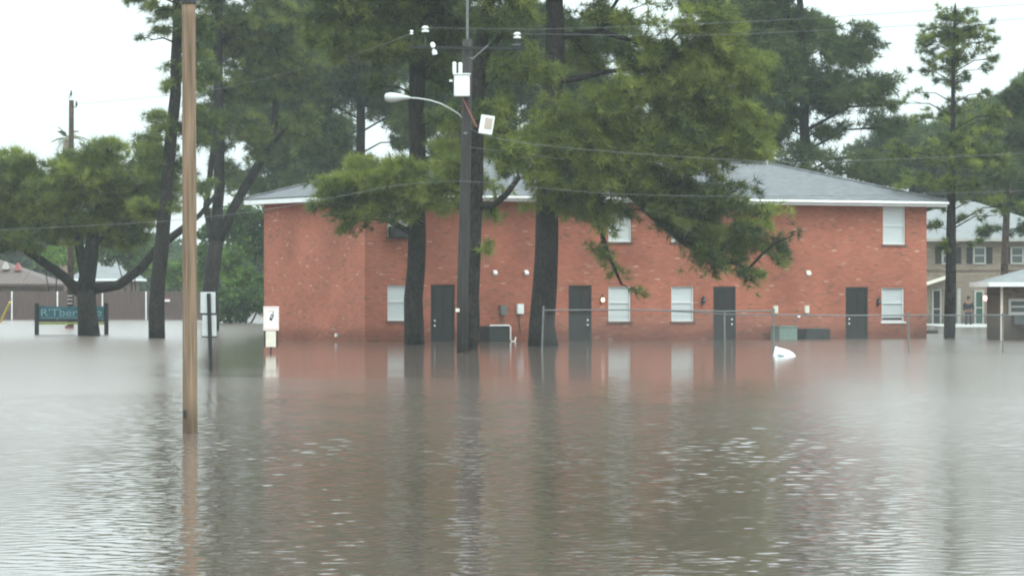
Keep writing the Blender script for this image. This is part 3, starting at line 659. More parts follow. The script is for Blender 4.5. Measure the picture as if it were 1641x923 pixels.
def interp(path, y):       # trunk point at image row y
    for (x0, y0, r0), (x1, y1, r1) in zip(path, path[1:]):
        if min(y0, y1) <= y <= max(y0, y1):
            f = (y - y0) / (y1 - y0 + 1e-9); return x0 + f*(x1-x0), r0 + f*(r1-r0)
    return (path[-1][0], path[-1][2]) if y < path[-1][1] else (path[0][0], path[0][2])

def make_tree(label, cat, Z, trunk, ells, limbs=(), name='pine_tree', bark='bark', leaf='needle', seed=0, dens=8.5, L=0.34, W=0.0115, K=20, nt=24, cr=0.42, spread=0.8, tone0=0.35, group=None, limb_r=1.0, dzs=0.9, up=0.75, droop=-0.18):
    rs = np.random.default_rng(100 + seed); random.seed(100 + seed)
    s = Z / F
    base = P(trunk[0][0], trunk[0][1], Z); loc = (base[0], Z, 0.0)
    root = thing(name, label, cat, loc, group=group)
    tb = MB()
    def smooth_path(pl, zoff=lambda i: 0.0):
        pts = []; rad = []
        for i in range(len(pl) - 1):
            (x0, y0, r0), (x1, y1, r1) = pl[i], pl[i+1]; n = max(1, int(math.hypot(x1-x0, y1-y0) * s / 0.8))
            for k in range(n):
                f = k / n; j = 0.12 * r0
                p = Vector(P(x0 + f*(x1-x0) + random.uniform(-j, j), y0 + f*(y1-y0), Z)); p.y += zoff((i + f) / (len(pl) - 1)); pts.append(p); rad.append((r0 + f*(r1-r0)) * s)
        p = Vector(P(pl[-1][0], pl[-1][1], Z)); p.y += zoff(1); pts.append(p); rad.append(pl[-1][2] * s)
        return pts, rad
    pts, rad = smooth_path(trunk)
    pts = [Vector((pts[0].x, pts[0].y, -0.75))] + pts; rad = [rad[0]*1.12] + rad
    tb.tube(pts, rad, 12, jitter=0.05)
    for li, lb in enumerate(limbs):
        dzl = random.uniform(-1.0, 1.0)
        pp, rr = smooth_path(lb, lambda f: dzl * f); tb.tube(pp, rr, 8, jitter=0.05)
    VV = []; TT = []
    allp = [trunk] + list(limbs)
    for e in ells:
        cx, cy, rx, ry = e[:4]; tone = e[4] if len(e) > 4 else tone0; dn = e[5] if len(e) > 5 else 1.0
        ax, az = rx * s, ry * s; ay = max(0.5, min(2.6, spread * ax)); off = e[6] if len(e) > 6 else rs.uniform(-dzs, dzs)
        c0 = np.array(P(cx, cy, Z)) + np.array([0, off, 0])
        # limb from trunk to the middle of the mass
        best = None
        for pth in allp:
            for (x_, y_, r_) in pth:
                for yy_ in (y_,):
                    d_ = math.hypot(x_ - cx, (y_ - cy - 0.35 * abs(x_ - cx)) * 1.3)
                    if best is None or d_ < best[0]: best = (d_, x_, y_, r_)
        tx, ty = best[1], best[2]
        if best is not None:
            ty2 = cy + 0.3 * abs(cx - trunk[0][0]); 
            lo, hi = trunk[-1][1], trunk[min(len(trunk)-1, 1)][1]
            if best[0] > 30 and not limbs:
                ty = max(lo, min(hi, ty2)); tx, _ = interp(trunk, ty)
        p0 = Vector(P(tx, ty, Z)); p2 = Vector(c0); p1 = (p0 + p2) / 2 + Vector((0, 0, 0.12 * (p2 - p0).length))
        ll = (p2 - p0).length; r0 = min(0.11, 0.022 + 0.012 * ll) * limb_r
        tb.tube([p0, p0.lerp(p1, .5), p1, p1.lerp(p2, .5), p2], [r0, r0*.85, r0*.7, r0*.55, r0*.35], 6, jitter=0.08)
        nclump = max(1, int(dens * dn * math.pi * ax * az * (0.6 + 0.4 * min(ay, 2.0)) + rs.random()))
        for k in range(nclump):
            d = rs.normal(size=3); d /= np.linalg.norm(d); q = d * (rs.random() ** 0.45)
            cc = c0 + q * np.array([ax, ay, az]) * rs.uniform(0.75, 1.12)
            rr_ = cr * rs.uniform(0.6, 1.2) * min(1.0, 0.35 + 0.6 * min(ax, az) / 0.6)
            tx_, _ = interp(trunk, min(max(cy, trunk[-1][1]), trunk[0][1])); ou = cc - np.array([P(tx_, cy, Z)[0], Z, cc[2]]); ou /= np.linalg.norm(ou) + 1e-6
            axs = ou * 0.9 + rs.normal(size=3) * np.array([0.55, 0.55, 0.22]) + np.array([0, 0, droop]); axs /= np.linalg.norm(axs)
            v, tt = spray(cc, axs, rr_ * 2.4, max(5, int(nt * rs.uniform(0.5, 1.2) * min(1, 0.3 + min(ax, az)))), np.clip(tone + rs.normal(0, 0.24), 0, 1), L, W, K, up, rs)
            VV.append(v); TT.append(tt)
            if k % 2 == 0:
                pc = Vector(cc); mid = p1.lerp(p2, rs.uniform(0.2, 0.9)); tb.tube([mid, mid.lerp(pc, .5) + Vector((0, 0, .05)), pc], [0.022*limb_r, 0.016*limb_r, 0.008*limb_r], 4)
    tb.build('trunk', M[bark], root, off=loc, smooth=True)
    V_ = np.concatenate(VV) - np.array(loc); T_ = np.concatenate(TT)
    np_mesh('crown', V_, faces3=np.arange(len(V_)).reshape(-1, 3), tone=T_, m=M[leaf], parent=root)
    return root

GP = 'tall pines standing in the flood water'
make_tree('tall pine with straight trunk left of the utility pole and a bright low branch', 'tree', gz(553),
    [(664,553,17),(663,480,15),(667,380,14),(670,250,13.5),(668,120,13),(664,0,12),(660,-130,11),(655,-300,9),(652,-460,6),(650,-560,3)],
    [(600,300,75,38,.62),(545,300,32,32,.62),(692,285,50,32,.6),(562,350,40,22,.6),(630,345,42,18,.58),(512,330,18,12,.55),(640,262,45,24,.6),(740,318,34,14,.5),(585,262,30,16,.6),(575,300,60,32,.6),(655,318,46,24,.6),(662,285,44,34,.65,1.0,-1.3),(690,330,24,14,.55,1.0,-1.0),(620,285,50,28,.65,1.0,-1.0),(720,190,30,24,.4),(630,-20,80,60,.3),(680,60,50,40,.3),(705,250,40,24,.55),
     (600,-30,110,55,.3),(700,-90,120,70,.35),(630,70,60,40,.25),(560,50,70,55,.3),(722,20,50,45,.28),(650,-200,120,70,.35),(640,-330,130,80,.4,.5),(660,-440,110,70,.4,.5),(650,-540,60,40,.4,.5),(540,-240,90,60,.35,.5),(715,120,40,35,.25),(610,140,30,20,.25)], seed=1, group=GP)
make_tree('pine whose trunk rises directly behind the utility pole', 'tree', gz(561),
    [(755,561,12.5),(758,430,11.5),(763,300,11),(765,150,11.5),(770,70,11),(788,-10,9),(805,-120,8),(810,-280,6),(812,-420,3)],
    [(805,15,55,45,.3),(800,-100,110,80,.35),(832,110,55,32,.3),(795,165,35,28,.35),(725,255,48,26,.6),(775,300,32,22,.6),(786,345,20,22,.5),(780,392,11,22,.45),(730,190,35,25,.3),(728,292,38,24,.6),(705,302,34,20,.6),(812,240,36,24,.6),(745,-190,90,60,.35),(790,-280,110,70,.4,.5),(815,-400,80,50,.4,.5)],
    limbs=[[(764,330,6),(790,330,5.5),(812,312,5),(832,285,4)],[(766,110,6),(790,75,5),(815,40,4),(830,10,3)]], seed=2, group=GP)
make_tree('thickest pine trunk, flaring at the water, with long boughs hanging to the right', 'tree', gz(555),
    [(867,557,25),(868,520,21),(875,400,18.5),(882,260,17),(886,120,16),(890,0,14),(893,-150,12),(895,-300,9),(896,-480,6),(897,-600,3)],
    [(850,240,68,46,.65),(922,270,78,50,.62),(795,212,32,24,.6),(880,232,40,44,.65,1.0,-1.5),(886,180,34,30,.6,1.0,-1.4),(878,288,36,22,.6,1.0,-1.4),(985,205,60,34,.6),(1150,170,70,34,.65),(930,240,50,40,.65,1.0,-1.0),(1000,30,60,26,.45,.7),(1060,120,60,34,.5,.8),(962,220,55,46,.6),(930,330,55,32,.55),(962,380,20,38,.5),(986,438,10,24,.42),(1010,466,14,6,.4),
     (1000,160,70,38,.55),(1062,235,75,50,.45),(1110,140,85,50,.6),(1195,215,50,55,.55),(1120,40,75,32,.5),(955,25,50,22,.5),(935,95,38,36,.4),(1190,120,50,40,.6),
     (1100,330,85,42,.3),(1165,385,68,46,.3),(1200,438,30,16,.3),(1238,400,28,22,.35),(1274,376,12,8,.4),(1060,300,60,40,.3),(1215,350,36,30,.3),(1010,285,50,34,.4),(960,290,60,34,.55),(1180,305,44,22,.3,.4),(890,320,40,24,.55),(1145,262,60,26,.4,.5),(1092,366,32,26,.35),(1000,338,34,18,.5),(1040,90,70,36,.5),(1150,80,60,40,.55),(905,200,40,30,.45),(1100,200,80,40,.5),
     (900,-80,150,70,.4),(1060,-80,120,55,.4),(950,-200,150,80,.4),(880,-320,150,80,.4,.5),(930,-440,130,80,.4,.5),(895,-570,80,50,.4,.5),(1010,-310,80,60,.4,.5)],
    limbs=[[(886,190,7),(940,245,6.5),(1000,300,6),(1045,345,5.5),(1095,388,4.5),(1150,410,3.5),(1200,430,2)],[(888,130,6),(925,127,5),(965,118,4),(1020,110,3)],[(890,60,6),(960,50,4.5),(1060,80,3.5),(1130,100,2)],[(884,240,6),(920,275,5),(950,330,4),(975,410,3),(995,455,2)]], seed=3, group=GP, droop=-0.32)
make_tree('spreading low pine with a long curved limb over the teal sign', 'tree', gz(538),
    [(141,538,18),(138,500,15.5),(138,465,15)],
    [(30,290,60,42,.5),(-22,285,50,48,.5),(100,305,60,45,.5),(60,358,65,28,.4),(152,285,58,42,.5),(200,310,48,45,.45),(15,345,50,36,.4),(172,248,46,22,.55),(248,300,38,42,.4),(232,240,26,22,.45),(130,358,45,22,.4),(215,358,36,24,.35),(15,245,16,16,.5),(112,262,30,20,.5),(-40,360,50,30,.4),(45,262,20,18,.55),(40,388,50,18,.5),(100,384,40,14,.5),(190,384,40,16,.45),(-10,395,30,16,.45),(70,320,60,40,.6),(180,330,50,36,.55)],
    limbs=[[(138,466,14),(146,410,12),(150,370,9),(160,320,5)],[(140,462,10),(128,400,8),(120,340,5)],[(132,472,9),(100,442,8),(60,415,7),(30,395,6),(-10,380,4)],[(143,464,9),(190,457,8),(225,432,7.5),(255,397,7),(290,370,6),(322,345,4),(350,310,3)],[(150,395,5),(182,360,4),(200,330,3)],[(60,415,5),(40,370,4),(30,320,3)]],
    name='spreading_pine', seed=4, dens=9.0, L=0.40, group=None, up=1.3, cr=0.42, droop=0.25)
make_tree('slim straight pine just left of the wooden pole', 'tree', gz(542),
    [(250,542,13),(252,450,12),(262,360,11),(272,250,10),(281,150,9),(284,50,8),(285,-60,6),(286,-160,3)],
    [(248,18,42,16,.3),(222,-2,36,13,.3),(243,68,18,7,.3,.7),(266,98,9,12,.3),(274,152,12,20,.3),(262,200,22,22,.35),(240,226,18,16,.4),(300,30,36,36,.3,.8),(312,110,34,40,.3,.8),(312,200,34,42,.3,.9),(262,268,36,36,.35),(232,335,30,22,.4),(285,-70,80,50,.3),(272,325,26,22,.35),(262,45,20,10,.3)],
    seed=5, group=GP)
make_tree('forked pine with a leaning right stem behind the bare metal signs', 'tree', gz(529),
    [(338,529,12.5),(338,470,12),(341,420,12),(346,386,11.5)],
    [(360,55,66,54,.3),(425,40,66,54,.35),(402,130,46,46,.35),(462,110,56,54,.35),(382,200,34,24,.3,.8),(342,150,28,38,.3),(474,195,44,34,.3,.8),(420,-70,120,60,.3),(380,-180,110,60,.35,.5),(360,-260,70,40,.35,.5),(470,-150,70,50,.35,.5),(350,262,26,28,.25,.7),(392,318,20,16,.3,.5),(415,235,22,34,.35),(330,-30,60,45,.3),(318,300,22,26,.3,.7)],
    limbs=[[(346,392,9.5),(352,300,8.5),(352,200,8),(350,100,7),(352,0,6),(352,-130,5),(350,-260,3)],[(347,392,9),(375,332,7.5),(400,287,7.5),(428,240,6.5),(438,205,6),(442,160,5),(450,100,3.5)],[(428,240,4),(470,192,3),(500,150,2)],[(342,410,5),(331,330,5),(340,250,4),(346,180,3)]],
    name='forked_pine', seed=6)
make_tree('tall airy pine with open top right of the brick building', 'tree', gz(541),
    [(1522,541,9.5),(1523,440,8.5),(1525,330,7),(1527,200,4.0),(1528,100,2.8),(1530,20,2),(1531,6,1.2)],
    [(1532,16,26,14,.3,.8),(1500,58,32,26,.3,.7),(1558,48,30,22,.3,.7),(1522,92,40,24,.3,.6),(1478,72,16,20,.3,.7),(1592,96,26,10,.3,.9),(1570,112,24,8,.3,.8),(1502,128,22,10,.3,.6),(1530,60,30,40,.3,.7),(1540,125,26,12,.3,.7),(1515,30,22,16,.3,.7),(1575,70,22,18,.3,.7),(1592,40,8,8,.3),(1546,160,28,10,.3,.6),(1530,66,56,50,.3,.35),(1530,118,50,26,.3,.45),(1540,175,60,16,.35,.6),(1468,116,14,7,.3,.6),
     (1482,190,36,14,.35,.8),(1562,200,44,18,.35,.8),(1452,165,18,7,.3,.7),(1500,250,56,20,.4),(1578,250,54,24,.4),(1442,245,36,20,.4),(1540,300,56,15,.45),(1520,225,46,16,.4,1.0,-1.0),(1530,258,60,20,.5,1.0,-1.2),(1505,294,50,14,.5,1.0,-1.0),(1560,215,40,14,.45,1.0,-.8),(1602,185,34,20,.4),(1462,290,46,15,.4),(1510,392,26,14,.3,.8),(1500,365,22,14,.3,.8),(1562,388,24,8,.3,.7),(1600,345,44,10,.35,.6),(1550,352,34,8,.35,.5),(1495,335,30,14,.4,.7),(1630,330,36,12,.4,.7),(1575,322,50,10,.4,.7),(1560,20,16,12,.3,.7),(1500,95,26,18,.3,.7),(1545,95,24,20,.3,.7),(1488,45,16,16,.3,.7),(1580,150,30,9,.3,.7),(1470,150,22,8,.3,.7)],
    bark='bark', seed=7, nt=10, cr=0.22, dens=14.0, L=0.26, limb_r=0.6, droop=0.2)
make_tree('thin pine behind the low building at the right edge', 'tree', 176.0,
    [(1607,526,7),(1610,430,6),(1614,330,5.5),(1618,220,4),(1621,135,2.5)],
    [(1632,170,32,32,.4),(1645,225,45,42,.4),(1600,272,44,24,.4),(1656,135,24,24,.35),(1592,368,32,9,.3),(1634,366,26,14,.3),(1660,300,40,30,.4),(1612,160,16,14,.35),(1634,140,26,18,.35)],
    bark='bark_red', leaf='needle_dark', seed=8, L=0.36, W=0.015)
GB = 'pines growing behind the brick building'
for i, (lab, Z, tr_, el) in enumerate([
    ('hazy pine behind the left end of the brick roof', 188.0, [(581,522,9),(579,400,8),(578,200,7),(576,60,5.5),(574,-80,3)],
     [(522,60,70,60,.4),(560,120,50,34,.4),(505,170,54,42,.4),(522,235,50,36,.4),(620,175,40,22,.4),(642,228,22,16,.4,.7),(565,-40,80,50,.4),(602,80,60,50,.4),(548,262,30,20,.45),(590,140,44,26,.4),(600,110,50,46,.4),(645,70,50,50,.4),(655,190,30,30,.4),(480,120,60,50,.4)]),
    ('dull green pine filling the gap above the left roof edge', 205.0, [(470,517,9),(472,400,8),(474,240,7),(478,100,5),(480,0,3)],
     [(450,248,46,42,.4),(440,294,44,20,.4),(490,280,40,24,.45),(470,170,50,50,.4),(500,100,60,60,.4),(420,210,36,30,.4),(476,20,60,44,.4),(385,285,30,26,.4,.7),(400,150,50,50,.4),(350,210,36,36,.4,.7),(430,60,60,50,.4),(530,210,40,40,.4)]),
    ('dark pine behind the roof between two tall trunks', 172.0, [(823,527,10),(822,300,8),(820,100,7),(818,-60,4)],
     [(800,120,70,66,.35),(850,60,56,56,.35),(722,120,56,76,.35),(700,20,60,56,.35),(905,180,46,50,.4),(780,210,60,36,.4),(680,190,44,40,.4),(840,-40,90,50,.35),(860,150,50,50,.4),(960,55,50,36,.4),(765,60,60,56,.35),(945,125,40,36,.4),(700,165,50,40,.35),(760,250,50,24,.4),(880,110,50,40,.35)]),
    ('pine behind the middle of the brick roof under the brightest boughs', 178.0, [(1165,525,10),(1164,300,8),(1160,100,6),(1158,-40,3.5)],
     [(1120,190,76,52,.4),(1182,80,64,54,.4),(1150,258,76,24,.4),(1010,250,60,34,.4),(1090,90,40,26,.4,.7),(1220,160,50,50,.4),(1170,-10,80,36,.4),(960,180,50,34,.35)]),
    ('large rounded pine above the right end of the brick roof', 165.0, [(1290,530,11),(1291,300,9),(1288,100,7),(1280,-40,4)],
     [(1292,40,60,34,.4),(1238,90,40,50,.4),(1235,30,50,40,.4),(1330,210,40,14,.4),(1230,262,40,14,.4),(1345,78,46,34,.45),(1382,62,18,24,.4,.7),(1398,138,36,30,.45),(1332,150,70,34,.45),(1262,118,56,54,.45),(1240,205,54,42,.45),(1300,248,52,16,.4),(1418,205,34,20,.45),(1285,282,56,16,.4),(1400,280,60,20,.45),(1212,20,56,40,.4),(1250,-50,80,36,.4),(1432,168,14,9,.4),(1376,252,40,10,.4)]),
    ('broad hazy pine rising behind the tan building roof', 232.0, [(1585,511,8),(1586,300,6.5),(1588,180,4)],
     [(1590,175,44,24,.45),(1545,200,50,24,.45),(1635,200,44,30,.45),(1500,222,54,24,.5),(1590,235,64,26,.5),(1650,255,44,30,.5),(1455,215,36,16,.45),(1530,265,66,26,.5),(1470,275,54,22,.5),(1605,295,70,22,.5),(1530,310,60,14,.45),(1420,262,34,20,.45),(1590,325,60,10,.4,.8),(1500,338,40,10,.4,.8),(1640,330,40,12,.4,.8)]),
    ('hazy bushy pine between the brick building and the tan building', 215.0, [(1462,515,8),(1463,300,6.5),(1465,200,4)],
     [(1470,232,44,24,.45),(1550,262,60,26,.45),(1625,250,50,30,.45),(1440,278,44,22,.5),(1500,290,60,18,.5),(1590,298,60,12,.45),(1520,225,50,22,.4),(1400,240,30,18,.4),(1478,262,40,24,.5),(1660,200,40,40,.4),(1540,215,50,22,.45),(1590,235,50,30,.45),(1500,262,50,28,.45),(1640,285,44,24,.45),(1430,215,34,20,.4),(1560,300,70,18,.45),(1520,328,60,11,.4,.8),(1600,334,50,12,.4,.8),(1645,345,30,12,.4,.8),(1560,365,40,8,.35,.6),(1610,195,34,26,.4),(1530,395,30,12,.35,.6),(1510,350,26,14,.35,.6)])]):
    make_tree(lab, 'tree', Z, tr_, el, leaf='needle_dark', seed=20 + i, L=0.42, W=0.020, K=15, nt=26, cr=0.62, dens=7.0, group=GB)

# broad leaved shrubs
def bush(label, Z, ells, seed, tone=0.5, name='leafy_shrub', L=0.20, W=0.07, leaf='leaf', nt=30):
    rs = np.random.default_rng(seed); s = Z / F; x, _, _ = P(ells[0][0], 500, Z); loc = (x, Z, 0)
    root = thing(name, label, 'shrub', loc, group='shrubs and small trees behind the flood')
    tb = MB(); VV = []; TT = []
    for e in ells:
        cx, cy, rx, ry = e[:4]; tn = e[4] if len(e) > 4 else tone
        c0 = np.array(P(cx, cy, Z)); ax, az = rx*s, ry*s; ay = min(ax, 1.8)
        tb.tube([(x + rs.uniform(-.2,.2), Z, -0.75), tuple((np.array([x, Z, -.75]) + c0)/2 + rs.normal(size=3)*.1), tuple(c0)], [0.07, 0.05, 0.02], 6)
        for k in range(int(5 + 4.0 * ax * az * math.pi)):
            d = rs.normal(size=3); d /= np.linalg.norm(d); cc = c0 + d * rs.random()**.45 * np.array([ax, ay, az]) * .9
            rr = rs.uniform(.3, .6)
            v, tt = tufts(cc, (rr, rr, rr*.8), nt, np.clip(tn + rs.normal(0, .15), 0, 1), L, W, 7, 0.3, rs); VV.append(v); TT.append(tt)
    tb.build('stem', M['bark'], root, off=loc)
    V_ = np.concatenate(VV) - np.array(loc)
    np_mesh('foliage', V_, faces3=np.arange(len(V_)).reshape(-1, 3), tone=np.concatenate(TT), m=M[leaf], parent=root)
bush('bright green shrub between the forked pine and the brick end wall', 206.0, [(384,445,30,34,.75),(372,420,24,24,.6),(410,455,18,30,.5)], 31)
bush('dark green bush standing in the water left of the brick end wall', 203.0, [(392,488,34,26,.15),(368,485,20,28,.2),(420,480,22,30,.2)], 32)
bush('tall dull green shrub under the left roof edge', 214.0, [(388,370,34,34,.3),(412,390,26,40,.3),(370,345,26,22,.3),(420,350,24,30,.25),(345,365,26,40,.3),(330,420,30,40,.35)], 33)
bush('yellow green shrub behind the fence and the left utility pole', 238.0, [(92,410,34,15,.95),(120,418,22,12,.9),(70,416,16,9,.85)], 34)
bush('green shrub behind the fence left of the slim straight pine', 244.0, [(215,418,36,26,.35),(185,405,34,24,.3),(200,390,44,20,.3)], 35)
bush('pale green shrub behind the fence beside the wooden pole', 240.0, [(272,438,24,22,.7),(300,430,24,30,.55),(318,455,18,28,.7)], 36)
# far belt of trees closing the horizon
rs = np.random.default_rng(77); VV = []; TT = []
for k in range(2200):
    Z = rs.uniform(318, 350); x = rs.uniform(-175, 175)
    top = 7.2 + 1.6 * math.sin(x * 0.09) + 1.3 * math.sin(x * 0.31 + 1)
    z = rs.uniform(0.0, top)
    v, tt = tufts((x, Z, z), (1.5, 1.4, 1.0), 34, np.clip(0.4 + rs.normal(0, .2), 0, 1), 0.8, 0.28, 6, 0.3, rs); VV.append(v); TT.append(tt)
V_ = np.concatenate(VV)
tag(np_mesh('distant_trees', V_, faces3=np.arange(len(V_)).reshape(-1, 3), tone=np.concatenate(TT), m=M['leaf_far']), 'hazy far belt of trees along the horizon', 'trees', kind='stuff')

# palm behind the left utility pole
ZP = 262.0; s = ZP / F; top = Vector(P(107, 222, ZP)); bx = P(102, 500, ZP)[0]
pal = thing('palm_tree', 'small palm with drooping fronds behind the left utility pole', 'palm', (bx, ZP, 0))
MB().tube([(bx, ZP, -0.75), ((bx+top.x)/2 - .1, ZP, top.z/2), tuple(top)], [0.33, 0.27, 0.25], 10).build('trunk', M['palmtrunk'], pal, off=(bx, ZP, 0), smooth=True)
rs = np.random.default_rng(5)
for k in range(15):
    az = k * 2.4 + rs.uniform(-.2, .2); el = R(rs.uniform(-15, 70)); Lf = rs.uniform(1.1, 1.6)
    mb = MB(); d = Vector((math.cos(az)*math.cos(el), math.sin(az)*math.cos(el), math.sin(el)))
    pa = [top + d * (Lf * f) - Vector((0, 0, 0.75 * f * f * Lf * 0.6)) for f in np.linspace(0, 1, 7)]
    mb.tube(pa, [0.03, .028, .025, .02, .016, .012, .006], 5)
    sd_ = d.cross(Vector((0, 0, 1))).normalized()
    for i in range(2, 7):
        for sg in (-1, 1):
            for q in (0, .5):
                p = pa[i-1].lerp(pa[i], q); e = p + sd_ * sg * 0.34 + d * 0.22 - Vector((0, 0, 0.22))
                mb.add([p, p + d * 0.09, e], [(0, 1, 2)])
    mb.build('frond', M['palmleaf'], pal, off=(bx, ZP, 0))

# ------------------------------------------------------------------ poles
# foreground wooden pole
Zq = gz(694); bq = P(305, 694, Zq)
wp = thing('wooden_pole', 'bare pale brown wooden pole standing in the water in the foreground', 'pole', (bq[0], Zq, 0))
tp = P(302.5, 6, Zq); n = 40
pts = [(bq[0] + (tp[0]-bq[0]) * f, Zq, -0.7 + (tp[2] + 0.7) * f) for f in np.linspace(0, 1, n)]
MB().tube(pts, [0.095 - 0.011 * f + random.uniform(-.0008, .0008) for f in np.linspace(0, 1, n)], 24).build('shaft', M['polewood'], wp, off=(bq[0], Zq, 0), smooth=True)
MB().lathe([(0.10, 0.0), (0.10, 0.05), (0.02, 0.075)], 20, Matrix.Translation((tp[0], Zq, tp[2]+.002))).build('cap', M['dark_metal'], wp, off=(bq[0], Zq, 0))
x, _, z = P(295, 663, Zq)
MB().box(x-.004, x+.03, Zq-.10, Zq-.078, z-.05, z+.05).build('metal_tag', M['dark_metal'], wp, off=(bq[0], Zq, 0))

# utility pole with lamp
ZU = gz(565); bu_ = P(741, 565, ZU); up = thing('utility_pole', 'dark utility pole with a street lamp, white boxes and insulators among the pines', 'utility pole', (bu_[0], ZU, 0)); OU = (bu_[0], ZU, 0)
rad = lambda px: px * ZU / F
tp = P(749, 64, ZU)
MB().tube([(bu_[0], ZU, -0.75), P(741.5, 450, ZU), P(747, 250, ZU), tp], [rad(9.5), rad(9), rad(8.2), rad(7.5)], 16).build('shaft', M['oldwood'], up, off=OU, smooth=True)
MB().tube([P(749, 68, ZU), P(749, -90, ZU)], rad(2.2), 10).lathe([(rad(5.5), -.02), (rad(5.5), .03)], 10, Matrix.Translation(P(749, 66, ZU))).build('mast', M['galv'], up, off=OU)
def up_box(name, m_, x0, x1, y0, y1, dep, zc=None, parent=None, bevel=.015):
    a = P(x0, y0, ZU); c = P(x1, y1, ZU); zc = ZU - rad(9) - dep/2 - .01 if zc is None else zc
    return MB().box(a[0], c[0], zc-dep/2, zc+dep/2, c[2], a[2]).build(name, m_, parent or up, off=OU, bevel=bevel)
tb_ = up_box('transformer_box', M['boxwhite'], 728, 753, 122, 156, 0.35)
up_box('lid', M['boxwhite'], 726.5, 754.5, 119.5, 121.7, 0.40, zc=ZU - rad(9) - .185, parent=tb_, bevel=.006)
for px, y0, y1 in ((728.5, 101, 119.5), (738, 102, 119.5)):
    p = P(px, y1, ZU); h_ = (y1 - y0) * ZU / F; q = ZU - rad(9) - .18
    prof = [(0.03, 0)] + [(0.05 if i % 2 else 0.062, h_ * (i + .5) / 8) for i in range(8)] + [(0.03, h_)]
    MB().lathe(prof, 12, Matrix.Translation((p[0], q, p[2]+.003))).build('bushing', M['porcelain'], tb_, off=OU, smooth=True)
p = P(726, 131, ZU); MB().box(p[0]-.10, p[0]-.003, ZU-.4, ZU-.3, p[2]-.03, p[2]+.03).build('bracket', M['boxwhite'], tb_, off=OU)
q = ZU - rad(10) - .03
MB().tube([(P(741,156,ZU)[0], q-.1, P(741,157,ZU)[2]), (P(748,172,ZU)[0], q, P(748,172,ZU)[2]), (P(757,190,ZU)[0], q, P(757,190,ZU)[2]), (P(764,205,ZU)[0], q, P(764,205,ZU)[2])], 0.022, 6).build('conduit', M['redbox'], up, off=OU)
c = Vector(P(780, 201, ZU)); c.y = ZU - .25; ang = R(-9)
ex = Vector((math.cos(ang), 0, math.sin(ang))); ezv = Vector((-math.sin(ang)*1.6, 0, math.cos(ang)))
ezv = Vector((0.17, 0, 1)).normalized()
cb = MB().obox(c, ex * rad(11), Vector((0, .12, 0)), ezv * rad(15)).build('tilted_box', M['boxwhite'], up, off=OU, bevel=.012)
MB().obox(c + ex * rad(2.5) + Vector((0, -.125, 0)) + ezv * rad(2), ex * rad(6), Vector((0, .004, 0)), ezv * rad(9)).build('panel', M['tan'], cb, off=OU)
MB().tube([tuple(c + Vector((-.1, .1, 0))), (P(752, 205, ZU)[0], ZU, P(752, 203, ZU)[2])], 0.025, 6).build('bracket', M['dark_metal'], cb, off=OU)
# street lamp arm and head
arm = [(741, 190), (735, 183), (722, 175), (706, 167), (690, 162), (672, 159), (655, 158)]
la = MB().tube([(P(x, y, ZU)[0], ZU - .05 - i*.05, P(x, y, ZU)[2]) for i, (x, y) in enumerate(arm)], 0.022, 8).build('street_lamp', M['lampgrey'], up, off=OU, smooth=True)
hd = MB(); prof = []
secs = [(617, 157, 3.0, 3), (619, 157.5, 6.5, 6), (626, 158, 8.5, 7), (634, 158, 8.0, 7), (642, 157.5, 6.0, 5), (650, 157.5, 4.0, 3.5), (658, 158, 2.2, 2.2)]
for px, py, hy_, wy in secs:
    x, _, z = P(px, py, ZU)
    for k in range(14):
        a_ = 2*math.pi*k/14; hh = rad(hy_) * math.sin(a_); 
        hd.v.append((x, ZU - .33 + rad(wy)*1.1*math.cos(a_), z + (hh if hh > 0 else hh * .9)))
for i in range(len(secs)-1):
    for k in range(14): hd.f.append((i*14+k, i*14+(k+1)%14, (i+1)*14+(k+1)%14, (i+1)*14+k))
hd.f += [tuple(range(14)), tuple(range((len(secs)-1)*14, len(secs)*14))]
hd.build('lamp_head', M['lampgrey'], la, off=OU, smooth=True)
x, _, z = P(646, 151, ZU); MB().lathe([(0.05, -.03), (0.05, .06), (0.02, .08)], 10, Matrix.Translation((x, ZU-.33, z))).build('photocell', M['lampgrey'], la, off=OU)
# crossarm and insulators
ym = ZU - rad(9) - .05
a = P(655, 77, ZU); c = P(842, 79, ZU)
MB().obox(((a[0]+c[0])/2, ym, (a[2]+c[2])/2), ((c[0]-a[0])/2, 0, (c[2]-a[2])/2), (0, .04, 0), (0, 0, .035)).build('crossarm', M['blackpost'], up, off=OU)
def insul(px, py, r, hh, tilt=0.0, prnt=None):
    x, _, z = P(px, py, ZU); Mx = Matrix.Translation((x, ym, z)) @ Matrix.Rotation(tilt, 4, 'Y')
    return MB().lathe([(r*.35, -hh/2), (r, -hh/2), (r, -hh*.2), (r*.5, -hh*.12), (r*.5, .02*hh), (r*.95, .08*hh), (r, hh*.3), (r*.5, hh/2)], 14, Mx).build('insulator', M['porcelain'], up, off=OU, smooth=False)
for px, py, r, hh in ((682, 48, .105, .17), (829, 58, .105, .17), (660, 53, .05, .12)):
    i_ = insul(px, py, r, hh); p = P(px, py, ZU)
    MB().tube([(p[0], ym, p[2]-hh/2), (p[0], ym, P(px, 77, ZU)[2])], .014, 6).build('pin', M['dark_metal'], i_, off=OU)
insul(695, 79, .075, .36, R(-14)); 
p = P(829, 73, ZU); MB().box(p[0]-.14, p[0]+.10, ym-.07, ym+.06, p[2]-.016, p[2]+.016).build('clamp_plate', M['galv'], up, off=OU)
MB().tube([P(753, 92, ZU-.3), P(757, 95, ZU-.3), P(770, 84, ZU-.3), P(782, 73, ZU-.3)], .02, 6).build('brace', M['galv'], up, off=OU)
